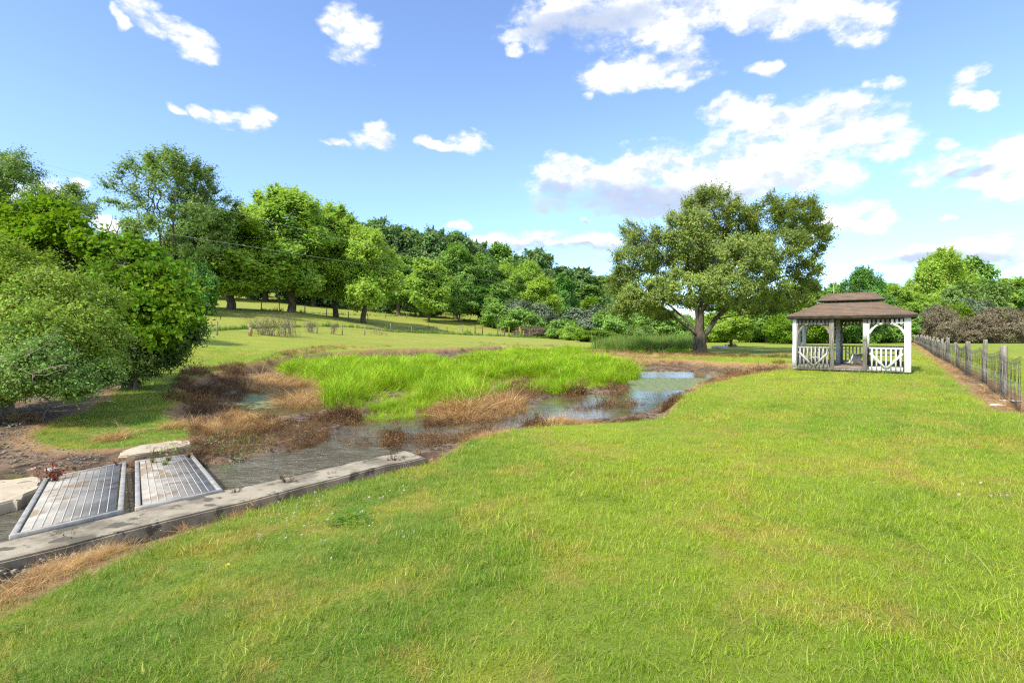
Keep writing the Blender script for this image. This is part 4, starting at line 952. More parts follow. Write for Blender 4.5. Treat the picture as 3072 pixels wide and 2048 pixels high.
    branch([(10,870,10.2),(70,895,10),(120,925,9.8),(180,930,9.7)], .010, 'dead stick lying on the bare ground under the shrub')
    branch([(120,935,9.6),(180,925,9.7),(230,921,9.8),(245,920,9.8)], .008, 'long thin twig lying along the lawn edge')
    mb = MB(); x, y, z = px(3, 800, 10.8); mb.tube([(x,y,hz(x,y)-.1),(x+.03,y,.6),(x-.05,y,1.3)], [.09,.08,.06], 8)
    tag(mb.build('tree_stump', M['bark_grey'], None, True), 'grey upright stem at the very left edge under the shrub', 'tree stem')
    # dead snag above the vine
    for pts, lab in (([(262,600,20),(258,560,20),(248,530,20),(243,512,20)],'bare forked snag standing above the vine'),([(268,600,20.2),(276,555,20.2),(268,535,20.2),(259,520,20.2)],'shorter bare snag beside the forked one')):
        mb = MB(); q = [np.array(px(*a)) for a in pts]; mb.tube(q, [.05,.04,.03,.012], 5); mb.tube([q[2], q[2]+(.14,0,.3), q[2]+(.18,0,.6)], [.025,.018,.008], 4)
        q0 = np.array([q[0][0], q[0][1], hz(q[0][0], q[0][1])]); mb.tube([q0, q[0]], [.09,.05], 6)
        tag(mb.build('dead_snag', M['bark_grey'], None, True), lab, 'dead tree')
near_left()

# ------------------------------------------------------------------ concrete and grates
def concrete():
    d = (WALL1-WALL0)/np.linalg.norm(WALL1-WALL0); n = np.array((-d[1], d[0]))
    L = np.linalg.norm(WALL1-WALL0)
    def slab(name, outline, z0, z1, mat, label, cat, seed=1):
        """outline (k,2) counter-clockwise, rough top"""
        g = np.random.default_rng(seed); o = np.asarray(outline, float); k = len(o)
        v = [(x, y, z0) for x, y in o]+[(x, y, z1+g.normal(0,.006)) for x, y in o]
        import bmesh
        me = bpy.data.meshes.new(name); bm = bmesh.new(); vs = [bm.verts.new(q) for q in v]
        for i in range(k): bm.faces.new((vs[i], vs[(i+1)%k], vs[k+(i+1)%k], vs[k+i]))
        bm.faces.new(vs[k:]); bm.faces.new(vs[:k][::-1]); bmesh.ops.recalc_face_normals(bm, faces=bm.faces[:])
        bmesh.ops.bevel(bm, geom=[e for e in bm.edges if e.verts[0].co.z > z1-.05 and e.verts[1].co.z > z1-.05], offset=.018, segments=2, affect='EDGES')
        bm.to_mesh(me); bm.free(); me.materials.append(mat); return tag(obj(name, me), label, cat)
    fr = []; bk = []; g = np.random.default_rng(3)
    for t in np.linspace(0, 1, 26):
        p = WALL0+d*L*t; fr.append(p+n*g.normal(0,.008)); bk.append(p+n*((.61-.06*t)+g.normal(0,.008)))
    fr[-1] = fr[-1]-d*.05
    slab('channel_wall', fr+bk[::-1], -.95, -.30, M['concrete'], 'long low weathered concrete wall running beside the grates and the water', 'wall')
    def rough(q, seed):
        g = np.random.default_rng(seed); out = []
        for a, b in zip(q, np.roll(q, -1, 0)):
            for t in np.linspace(0, 1, max(2, int(np.linalg.norm(b-a)/.09)), endpoint=False): out.append(a+(b-a)*t+g.normal(0,.018,2))
        return np.array(out)
    q = P([(268,1046),(285,1033),(330,1020),(400,1010),(432,1008),(440,1019),(400,1027),(345,1035),(300,1043)], -.28)
    slab('concrete_slab', rough(q[::-1], 2), -.7, -.285, M['concrete_tan'], 'pale worn concrete slab behind the right grate', 'slab', seed=2)
    q = P([(-60,1072),(35,1076),(50,1092),(95,1100),(85,1125),(40,1150),(0,1160),(-80,1175)], -.38)
    slab('concrete_slab', rough(q[::-1], 3), -.75, -.36, M['concrete_tan'], 'broken tan concrete piece at the left edge behind the left grate', 'slab', seed=3)
    def grate(c, label, tilt=None):
        """c: near-left, near-right, far-right, far-left corners (top surface)"""
        c = [Vector(q) for q in c]; ctr = sum(c, Vector())/4
        e = empty('drain_grate', ctr); tag(e, label, 'grate', 'galvanised grates over the channel')
        q = [a-ctr for a in c]; up = (q[1]-q[0]).cross(q[3]-q[0]).normalized(); w = .050; h = .06
        def ins(a, b, t): return a+(b-a).normalized()*t
        for a, b, inn in ((0,1,3),(1,2,0),(2,3,1),(3,0,2)):
            f = MB(); m_ = (q[inn]-q[a]).normalized()*(w/2)
            A = q[a]+m_-up*(h/2); B = q[b]+m_-up*(h/2)
            if a in (1, 3): d_ = (B-A).normalized(); A = A+d_*w; B = B-d_*w
            f.bar(A, B, w, h, up); f.build('frame_rail', M['galv'], e, bevel=.004)
        def at(s, t): return (q[0]*(1-s)+q[1]*s)*(1-t)+(q[3]*(1-s)+q[2]*s)*t
        f = MB(); W = (q[1]-q[0]).length; L_ = (q[3]-q[0]).length
        for i in range(1, 10):
            s = .08+(1-.16)*i/10; f.bar(at(s,.027)-up*.003, at(s,.973)-up*.003, .0065, .006, up)
        f.build('support_rods', M['rod'], e)
        f = MB(); nb = int(L_/.026); gg = np.random.default_rng(8)
        for i in range(nb):
            t = .03+.94*(i+.5)/nb; wv = .0035*math.sin(i*.9)
            f.bar(at(.08, t)-up*.015, at(.92, t)-up*.015, .0115, .016, up)
        f.build('bar_mesh', M['galv_mesh'], e)
        f = MB()
        for t in (.3,.62): f.bar(at(.08,t)-up*.05, at(.92,t)-up*.05, .012, .03, up)
        f.build('cross_bars', M['wire'], e)
    grate([(-4.62,4.70,-.27),(-4.10,5.40,-.27),(-5.77,7.66,-.33),(-6.33,6.93,-.37)], 'left steel drain grate, larger in view, at the bottom left')
    grate([(-4.02,5.46,-.27),(-3.44,6.09,-.27),(-5.12,8.2,-.34),(-5.70,7.74,-.34)], 'right steel drain grate with weeds on its far end')
    # stones
    gs = 'loose stones by the concrete'
    def stone(X, V, z, r, sq, label, mat='stone', cat='stone', seed=0, group=gs, name='stone'):
        import bmesh
        Y = (CAMZ-z)*1176/(V-HOR); x = (X-1176)/1176*Y; g = np.random.default_rng(seed+int(X))
        bm = bmesh.new(); bmesh.ops.create_icosphere(bm, subdivisions=2, radius=1)
        ph = g.random(6)*6
        for v in bm.verts:
            c = v.co; k = 1+.22*math.sin(c.x*3+ph[0])*math.sin(c.y*3+ph[1])+.12*math.sin(c.z*5+ph[2]+c.x*4)
            v.co = Vector((c.x*r*k*1.3, c.y*r*k, c.z*r*sq*k))
        me = bpy.data.meshes.new(name); bm.to_mesh(me); bm.free(); me.materials.append(M[mat])
        o = obj(name, me, None, (x, Y, hz(x,Y)+r*sq*.35)); o.rotation_euler = (g.normal(0,.1), g.normal(0,.1), g.random()*6)
        tag(o, label, cat, group)
    stone(75,1290,-.42,.085,.45,'largest pale stone by the wall at the bottom left')
    stone(20,1297,-.42,.05,.4,'flat grey stone at the left edge below the wall')
    stone(125,1307,-.42,.045,.6,'small pale stone right of the largest stone')
    stone(72,1322,-.42,.05,.25,'flat stone lying in the dry strip below the largest stone')
    stone(118,1088,-.38,.07,.4,'tan stone slab by the corner of the left grate')
    stone(80,1085,-.38,.035,.6,'bluish pebble behind the left grate')
    stone(92,1101,-.38,.03,.6,'whitish pebble near the left grate corner')
    stone(2325,922,0,.20,.14,'flat white stone slab beside the nearest fence post','pale_stone','stone',group='stones along the fence')
    stone(2290,930,0,.10,.2,'small white stone left of the flat white slab','pale_stone','stone',seed=4,group='stones along the fence')
    g = np.random.default_rng(4)
    labs = ['front left','front right','middle','back left','back right','topmost','outer right','outer left','rear']
    for i, l in enumerate(labs):
        stone(1655+g.normal(0,14), 800+g.normal(0,2.2), 0, .28+.12*g.random(), .5, l+' stone of the small rock heap right of the big tree','stone','stone',seed=i,group='rock heap right of the big tree')
concrete()

# ------------------------------------------------------------------ gazebo
def gazebo():
    e = empty('gazebo', (GZ0[0], GZ0[1], 0), GZA); tag(e, 'weathered white wooden gazebo with a two tier brown shingle roof', 'gazebo')
    W, D = GW, GD; FZ = .20; EZ = 2.16; B = [0, 1.43, 2.52, W]
    # floor
    mb = MB(); mb.box(.02,W-.02,.03,D-.03,.02,.13); mb.build('floor_frame', M['dark_wood'], e)
    mb = MB()
    for i in range(21): mb.box(.01,W-.01,.0+i*D/21+.004,(i+1)*D/21-.004,.13+.002*(i%3),FZ)
    mb.build('floor', M['deck'], e)
    pw = .11
    def post(x0, x1, y0, y1, m, z1=EZ, z0=.06, nm='post'):
        mb = MB(); mb.box(x0,x1,y0,y1,z0,z1)
        return mb.build(nm, M[m], e, bevel=.006)
    # front posts: corner boxes and middle posts, each faced by trim boards
    p = post(-.02,.12,-.03,.11,'white'); tag(p,'bright white front left corner post')
    mb = MB(); mb.box(.125,.185,-.02,.04,FZ,EZ); mb.build('trim_board', M['old_wood'], p)
    mb = MB(); mb.box(-.035,.10,-.045,-.032,.10,1.0); mb.build('trim_board', M['white'], p)
    p = post(B[1]-.08,B[1]+.05,-.03,.10,'old_wood'); tag(p,'grey weathered post left of the doorway')
    mb = MB(); mb.box(B[1]-.12,B[1]-.083,-.025,.03,FZ,EZ); mb.build('trim_board', M['old_wood'], p)
    p = post(B[2]-.07,B[2]+.07,-.03,.10,'old_wood'); tag(p,'dark stripped post right of the doorway')
    mb = MB(); mb.box(B[2]-.05,B[2]+.08,-.052,-.033,1.28,1.94); mb.box(B[2]+.083,B[2]+.15,-.045,.02,.98,1.93); mb.build('trim_board', M['white'], p)
    p = post(W-.20,W+.01,-.03,.11,'white'); tag(p,'bright white front right corner post')
    mb = MB(); mb.box(W-.23,W-.203,-.035,.03,.10,1.0); mb.build('trim_board', M['dark_wood'], p)
    # back and side posts
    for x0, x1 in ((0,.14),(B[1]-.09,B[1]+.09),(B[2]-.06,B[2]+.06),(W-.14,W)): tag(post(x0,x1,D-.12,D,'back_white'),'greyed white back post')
    for x0 in (0, W-.10): post(x0,x0+.10,D/2-.06,D/2+.06,'grey_paint')
    mb = MB(); mb.box(B[1]+.10,B[1]+.17,D-.16,D-.02,FZ,EZ); mb.build('lattice_strip', M['old_wood'], e)
    # header beams
    for nm, bx in (('header_beam',(0,W,-.02,.06,EZ-.05,EZ+.06)),('header_beam',(0,W,D-.08,D,EZ-.10,EZ+.06)),('header_beam',(0,.08,.065,D-.085,EZ-.10,EZ+.06)),('header_beam',(W-.08,W,.065,D-.085,EZ-.10,EZ+.06))):
        mb = MB(); mb.box(*bx); mb.build(nm, M['dark_wood'], e)
    # railing: top rail, bottom board, balusters and a V of diagonals
    def frame(o, d):   # local frame helper: returns mapper (s along, t outward, z)
        o = Vector(o); d = Vector(d); n = Vector((d.y, -d.x, 0))
        return lambda s, t, z: o+d*s+n*t+Vector((0,0,z))
    def bx(mb, f, s0, s1, t0, t1, z0, z1):
        mb.hexa([tuple(f(*q)) for q in ((s0,t0,z0),(s1,t0,z0),(s1,t1,z0),(s0,t1,z0),(s0,t0,z1),(s1,t0,z1),(s1,t1,z1),(s0,t1,z1))])
    def railing(o, d, L, m, nb, diag=True, skip=(), low='same', label=None, zb=.10):
        f = frame(o, d); r = MB(); bx(r,f,0,L,-.03,.035,.94,1.0); R0 = r.build('railing', M[m], e, bevel=.004)
        if label: tag(R0, label)
        r = MB(); bx(r,f,0,L,.002,.03,zb,zb+.14); r.build('bottom_rail', M[m if low == 'same' else low], R0, bevel=.003)
        for i in range(nb):
            if i in skip: continue
            s = L*(i+.5)/nb; b = MB(); bx(b,f,s-.026,s+.026,.0315,.052,zb+.02,.938); b.build('baluster', M[m], R0)
        if diag:
            for s0, s1 in ((.02,L*.47),(L-.02,L*.53)):
                b = MB(); A = f(s0,.065,.78); Bq = f(s1,.065,.20); b.bar(A, Bq, .018, .085, (0,0,1)); b.build('diagonal_brace', M[m], R0)
    def valance(o, d, L, m, nb, mats=None, z0=1.90, z1=2.105):
        f = frame(o, d); r = MB(); bx(r,f,0,L,-.015,.0,z0+.03,z0+.07); V0 = r.build('valance', M[m], e)
        for i in range(nb):
            s = L*(i+.5)/nb; mm = mats[i] if mats else m
            if mm is None: continue
            b = MB(); bx(b,f,s-.040,s+.040,.002,.02,z0-.02,z1); b.build('valance_slat', M[mm], V0)
    def brace(o, d, s0, s1, m):
        """curved corner bracket from the post (s0, low) to the header (s1, high)"""
        f = frame(o, d); mb = MB(); n = 9; v = []
        for i in range(n):
            t = i/(n-1); a = t*math.pi/2; s = s0+(s1-s0)*(t**1.15); z = 1.56+(1.93-1.56)*math.sin(a)**.9+ .0; w = .045+.012*math.sin(t*3.14*3)
            for dz, tt in ((-w,-.012),(w,-.012),(w,.012),(-w,.012)): v.append(tuple(f(s-(dz*.6 if s1 > s0 else -dz*.6), tt, z+dz*.6)))
        q = []
        for i in range(n-1):
            for j in range(4): q.append((i*4+j, i*4+(j+1)%4, i*4+4+(j+1)%4, i*4+4+j))
        q += [(0,1,2,3),(4*n-4,4*n-3,4*n-2,4*n-1)]
        mb.raw(v, q); mb.build('corner_brace', M[m], e)
    X = (1,0,0)
    railing((.19,0,0), X, B[1]-.12-.19, 'grey_paint', 8, low='old_wood', label='mossy weathered front left railing')
    railing((B[2]+.155,0,0), X, W-.235-B[2]-.155, 'white', 7, label='freshly white front right railing')
    valance((.19,0,0), X, B[1]-.12-.19, 'old_wood', 8)
    valance((B[2]+.08,0,0), X, W-.21-B[2]-.08, 'old_wood', 8, ['grey_paint','old_wood','grey_paint','grey_paint','old_wood','white','white','white'])
    mb = MB(); mb.box(W-.40,W-.21,-.022,-.004,1.935,1.985); mb.build('trim_board', M['white'], e)
    brace((.19,0,0), X, 0, .34, 'old_wood'); brace((.19,0,0), X, B[1]-.31, B[1]-.31-.34, 'old_wood')
    brace((B[2]+.155,0,0), X, 0, .42, 'white'); brace((B[2]+.155,0,0), X, W-.355-B[2], W-.355-B[2]-.42, 'white')
    # back (facing away) and sides
    for a, b in ((.14,B[1]-.09),(B[1]+.09,B[2]-.06),(B[2]+.06,W-.14)):
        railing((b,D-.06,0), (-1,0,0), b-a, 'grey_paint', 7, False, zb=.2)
        valance((b,D-.06,0), (-1,0,0), b-a, 'grey_paint', 7)
        brace((b,D-.06,0), (-1,0,0), 0, .34, 'grey_paint'); brace((b,D-.06,0), (-1,0,0), b-a, b-a-.34, 'grey_paint')
    for xs, dd in ((.05,(0,-1,0)),(W-.05,(0,1,0))):
        for a, b in ((.11,D/2-.06),(D/2+.06,D-.12)):
            st = (xs, b, 0) if dd[1] < 0 else (xs, a, 0)
            railing(st, dd, b-a, 'grey_paint', 6, True); valance(st, dd, b-a, 'grey_paint', 6)
    # skirting board
    mb = MB(); mb.box(0,W,-.016,.0,.03,.13); mb.build('skirting', M['old_wood'], e)
    # roof: shingled courses as real steps
    def hip(x0,x1,y0,y1,z0, X0,X1,Y0,Y1,z1, n, mat, name, par):
        mb = MB(); th = .030
        for i in range(n):
            a = i/n; b = (i+1)/n
            def r(t): return (x0+(X0-x0)*t, x1+(X1-x1)*t, y0+(Y0-y0)*t, y1+(Y1-y1)*t, z0+(z1-z0)*t)
            xa,xb,ya,yb,za = r(a); xc,xd,yc,yd,zc = r(b+.02 if i < n-1 else b)
            v = [(xa,ya,za+th),(xb,ya,za+th),(xb,yb,za+th),(xa,yb,za+th),(xc,yc,zc+.003),(xd,yc,zc+.003),(xd,yd,zc+.003),(xc,yd,zc+.003),
                 (xa,ya,za-.004),(xb,ya,za-.004),(xb,yb,za-.004),(xa,yb,za-.004)]
            q = [(0,1,5,4),(1,2,6,5),(2,3,7,6),(3,0,4,7),(8,9,1,0),(9,10,2,1),(10,11,3,2),(11,8,0,3)]
            mb.raw(v, q)
        return mb.build(name, mat, par)
    m, T = principled('roof_shingles'); oc = T.new('ShaderNodeTexCoord').outputs['Object']
    br = T.new('ShaderNodeTexBrick'); mp = T.new('ShaderNodeMapping'); T.l.new(oc, mp.inputs[0]); mp.inputs['Scale'].default_value = (1,2.2,2.2)
    T.l.new(mp.outputs[0], br.inputs[0]); br.inputs['Scale'].default_value = 3.2; br.inputs['Mortar Size'].default_value = .006
    br.inputs['Color1'].default_value = (.095,.072,.054,1); br.inputs['Color2'].default_value = (.165,.125,.092,1); br.inputs['Mortar'].default_value = (.10,.07,.05,1)
    n1 = T.noise(oc, 2.2, 6, .7); c = T.mix(T.ss(n1, .38, .62), br.outputs[0], (.20,.125,.075)); c = T.mix(T.math('MULTIPLY',T.ss(T.noise(oc, 5, 6, .7), .55, .7),.8), c, (.09,.085,.06))
    c = T.mix(T.math('MULTIPLY', T.ss(T.noise(oc, 30, 4, .7), .4, .7), .4), c, (.21,.165,.12))
    T.put(T.p.inputs['Base Color'], c); wz = T.new('ShaderNodeTexWave'); wz.bands_direction = 'Z'; T.l.new(oc, wz.inputs[0]); wz.inputs['Scale'].default_value = 5.0; wz.inputs['Distortion'].default_value = .4; c = T.mix(T.math('MULTIPLY', T.ss(wz.outputs['Fac'], .35, .05), .55), c, (.04,.03,.022)); T.put(T.p.inputs['Base Color'], c); T.p.inputs['Roughness'].default_value = .92; bump(T, T.noise(oc, 40, 5, .7), .5, .01)
    ov = .20; z0 = EZ+.13
    rf = hip(-ov-.02,W+ov,-ov,D+ov,z0, 1.0,W-1.0,D/2-.42,D/2+.42,2.86, 11, m, 'roof', e)
    # fascia in two boards, and soffit
    mb = MB()
    for (a, b, c_, d_) in ((-ov-.02,W+ov,-ov-.0,-ov+.025),(-ov-.02,W+ov,D+ov-.025,D+ov)): mb.box(a+.002,b-.002,c_,d_,z0-.13,z0-.006)
    for (a, b) in ((-ov-.02,-ov+.005),(W+ov-.025,W+ov)): mb.box(a,b,-ov+.027,D+ov-.027,z0-.13,z0-.006)
    mb.build('fascia', M['dark_wood'], rf)
    mb = MB(); mb.box(-ov-.035,W+ov+.015,-ov-.018,-ov-.003,z0-.055,z0-.004); mb.build('drip_edge', M['dark_wood'], rf)
    mb = MB(); mb.box(-ov+.01,W+ov-.03,-ov+.03,D+ov-.03,z0-.06,z0-.045); mb.build('soffit', M['dark_wood'], rf)
    # cupola
    cw = MB(); cx0, cx1, cy0, cy1 = 1.06, W-1.06, D/2-.36, D/2+.36
    cw.box(cx0+.05,cx1-.05,cy0+.05,cy1-.05,2.80,2.97); cup = cw.build('cupola', M['dark_wood'], e)
    mb = MB()
    for i in range(11): x = cx0+.03+(cx1-cx0-.10)*i/10; mb.box(x,x+.045,cy0,cy0+.045,2.82,2.965)
    mb.build('louvre_posts', M['old_wood'], cup)
    mb = MB(); mb.box(cx0-.02,cx1+.02,cy0-.03,cy0+.0,2.84,2.865); mb.build('sill', M['old_wood'], cup)
    cr = hip(.80,W-.80,D/2-.60,D/2+.60,2.965, 1.20,W-1.20,D/2-.05,D/2+.05,3.27, 5, m, 'cupola_roof', e)
    mb = MB(); mb.box(.805,W-.805,D/2-.595,D/2+.595,2.925,2.96); mb.build('cupola_fascia', M['dark_wood'], cr)
    mb = MB(); mb.box(1.20,W-1.20,D/2-.07,D/2+.07,3.268,3.285); mb.build('ridge_cap', m, cr)
    # things inside (own objects)
    def gw(x, y, z): return (GZ0[0]+GZX[0]*x+GZY[0]*y, GZ0[1]+GZX[1]*x+GZY[1]*y, z)
    def chair(loc, rot, label, grp='things left inside the gazebo'):
        c = empty('lawn_chair', gw(*loc)); c.rotation_euler = (rot[0], rot[1], GZA+rot[2]); tag(c, label, 'chair', grp)
        mb = MB(); v = []; n = 6
        for i in range(n+1):
            for j in range(n+1):
                s = i/n-.5; t = j/n-.5; v.append((s*.46, t*.44, .40-.04*math.cos(s*3)*math.cos(t*3)))
        q = [(i*(n+1)+j,(i+1)*(n+1)+j,(i+1)*(n+1)+j+1,i*(n+1)+j+1) for i in range(n) for j in range(n)]
        mb.raw(v, q); o = mb.build('seat', M['plastic'], c, True); s_ = o.modifiers.new('t','SOLIDIFY'); s_.thickness = .012
        mb = MB(); v = []
        for i in range(n+1):
            for j in range(n+1):
                s = i/n-.5; t = j/n; v.append((s*(.44-.06*t), .22+.10*t+.06*math.cos(s*3)-.05, .40+.46*t-.05*abs(s)*t))
        mb.raw(v, q); o = mb.build('backrest', M['plastic'], c, True); s_ = o.modifiers.new('t','SOLIDIFY'); s_.thickness = .012
        for sx in (-1,1):
            for sy in (-1,1): mb = MB(); mb.bar((sx*.19,sy*.18,.39),(sx*.24,sy*.24,0),.04,.022); mb.build('leg', M['plastic'], c)
            mb = MB(); mb.bar((sx*.25,-.20,.58),(sx*.25,.24,.60),.05,.02); mb.bar((sx*.24,-.19,.58),(sx*.22,-.19,.39),.04,.02); mb.build('armrest', M['plastic'], c)
    chair((1.95,1.9,.46), (R(95),R(12),R(30)), 'dirty white plastic chair tipped over in the gazebo doorway')
    chair((.75,1.5,.26), (R(-80),0,R(100)), 'dirty plastic chair lying behind the left gazebo railing')
    c = empty('folded_chair', gw(2.32,1.2,FZ), GZA); tag(c,'collapsed maroon folding chair lying right of the doorway','chair','things left inside the gazebo')
    mb = MB(); mb.bar((-.22,0,.02),(.22,.05,.26),.02,.02); mb.bar((-.22,.1,.24),(.22,.05,.03),.02,.02); mb.bar((-.2,-.1,.2),(.2,-.1,.04),.02,.02); mb.build('frame', M['wire'], c)
    mb = MB(); mb.raw([(-.20,0,.05),(.0,-.06,.03),(.2,0,.06),(.15,.12,.19),(-.02,.16,.12),(-.17,.1,.2)], t=[(0,1,4),(0,4,5),(1,2,3),(1,3,4)]); o = mb.build('seat', M['maroon'], c)
    o.modifiers.new('t','SOLIDIFY').thickness = .01
    c = empty('wooden_bench', gw(3.1,1.9,FZ), GZA); tag(c,'grey wooden bench behind the white gazebo railing','bench','things left inside the gazebo')
    mb = MB(); mb.box(-.6,.6,-.2,.2,.42,.46); mb.build('seat', M['grey_paint'], c)
    mb = MB(); mb.box(-.6,.6,.18,.21,.60,.68); mb.build('backrest', M['grey_paint'], c)
    for s in (-.5,.5): mb = MB(); mb.box(s-.04,s+.04,-.18,.17,0,.418); mb.build('leg', M['dark_wood'], c)
    for s in (-.5,.5): mb = MB(); mb.box(s-.03,s+.03,.213,.24,.0,.72); mb.build('back_support', M['dark_wood'], c)
gazebo()

# ------------------------------------------------------------------ fences
def right_fence():
    e = empty('wire_fence', (12.2,12.7,0)); tag(e, 'long woven wire fence on grey wooden posts running away at the right', 'fence')
    g = np.random.default_rng(12); tops = []
    for i, (x, y) in enumerate(FENCE):
        z = hz(x, y); H = 1.27+g.normal(0,.06); r = .070+g.normal(0,.008)
        if i == 0: r = .078
        mb = MB(); k = 8; lean = g.normal(0,.055,2)
        pts = [(x+lean[0]*t*H, y+lean[1]*t*H, z-.1+(H+.1)*t) for t in (0,.25,.5,.75,.97,1)]
        mb.tube(pts, [r*1.05,r,r*1.02,r*.98,r*.97,r*.85], 9); o = mb.build('post', M['post'], e); o.data.transform(Matrix.Translation((-12.2,-12.7,0)))
        tops.append((x, y, z))
        # thin stake between
        if i > 3 and i < len(FENCE)-1:
            for f in (.33,.66):
                xm = x+(FENCE[i+1][0]-x)*f; ym = y+(FENCE[i+1][1]-y)*f; zm = hz(xm, ym); mb = MB(); hh = 1.05+g.normal(0,.1)
                mb.tube([(xm,ym,zm-.05),(xm+g.normal(0,.04),ym,zm+hh)], [.05,.045], 6); o = mb.build('stake', M['post'], e); o.data.transform(Matrix.Translation((-12.2,-12.7,0)))
    d0 = np.array((1.0,1.27)); d0 /= np.linalg.norm(d0); st = np.array(FENCE[0])-d0*3.4; pts = [tuple(st)+(hz(*st),)]+tops
    mb = MB()
    def sag(t, a): return a*4*t*(1-t)
    for i in range(len(pts)-1):
        a, b = np.array(pts[i]), np.array(pts[i+1]); L = np.linalg.norm(b-a); off = np.array((-.07,.055,0)); sg = .10+.07*g.random(); w = .007 if i < 6 else .009
        hs = [.08,.20,.32,.45,.59,.73,.88,1.03,1.12]; ns = 8 if i < 7 else 4
        for k, h in enumerate(hs):
            prev = None
            for j in range(ns+1):
                t = j/ns; q = a+(b-a)*t+off+np.array((0,0,h-sag(t,sg)*(h/1.1)+.008*math.sin(j*2+k+i))); 
                if prev is not None: mb.bar(prev, q, w, w)
                prev = q
        nv = int(L/(.16 if i < 5 else .32))
        for j in range(nv):
            t = (j+.5)/nv; lo = a+(b-a)*t+off+np.array((0,0,.08)); mid = lo+np.array((g.normal(0,.012),0,.5)); hi = a+(b-a)*t+off+np.array((.01,0,1.12-sag(t,sg)))
            mb.bar(lo, mid, w*.8, w*.8); mb.bar(mid, hi, w*.8, w*.8)
    o = mb.build('woven_wire', M['wire'], e); o.data.transform(Matrix.Translation((-12.2,-12.7,0)))
right_fence()

def strung_fence(name, spec, label, H, r, mat, nw, wmat, sag_=.03, seed=1, wr=.006):
    g = np.random.default_rng(seed); e = None; prev = None; wires = MB()
    for X, Y, s in spec:
        x = (X-1176)/1176*Y; z = hz(x, Y)
        if e is None: e = empty(name, (x, Y, 0)); tag(e, label, 'fence'); org = Vector((x, Y, 0))
        mb = MB(); h = H*s; mb.tube([(x,Y,z-.1),(x+g.normal(0,.02),Y,z+h*.5),(x+g.normal(0,.04),Y,z+h)], [r*1.1,r,r*.9], 7)
        o = mb.build('post', M[mat], e); o.data.transform(Matrix.Translation(-org))
        if prev is not None:
            for k in range(nw):
                hh = H*(.25+.65*k/max(nw-1,1)); pr = None
                for j in range(5):
                    t = j/4; xx, yy = prev[0]+(x-prev[0])*t, prev[1]+(Y-prev[1])*t; q = (xx, yy, hz(xx,yy)+hh-sag_*4*t*(1-t))
                    if pr is not None: wires.bar(pr, q, wr, wr)
                    pr = q
        prev = (x, Y)
    o = wires.build('wire', M[wmat], e); o.data.transform(Matrix.Translation(-org))
strung_fence('pasture_fence', [(430,40,1),(499,41.5,1),(572,44,.9),(655,47.5,1),(728,54,1),(786,56,1),(838,59,1),(898,75,1.1),(946,78,.8),(985,86,1.1),(1003,88,.7),(1027,90,.8),(1062,96,1.2)],
             'leaning wooden posts with thin wires crossing the middle of the meadow', 1.15, .06, 'post', 3, 'wire', seed=5)
strung_fence('back_fence', [(600,74,1),(642,75,1),(700,77,1),(750,79,1),(800,82,1),(845,90,1),(885,104,1),(934,112,1),(959,116,1),(979,120,1),(1001,123,1),(1024,127,1),(1042,130,1),(1061,133,1),(1080,136,1)],
             'farther wooden post fence under the trees at the back of the meadow', 1.3, .07, 'bark_grey', 3, 'wire', seed=6)
strung_fence('garden_fence', [(1150,93,1.0),(1186,96,1.1),(1216,97,1.1),(1240,98,.9),(1262,98,.9)],
             'short run of stakes beside the tall yellow flower spikes', 1.1, .05, 'post', 2, 'wire', seed=7)
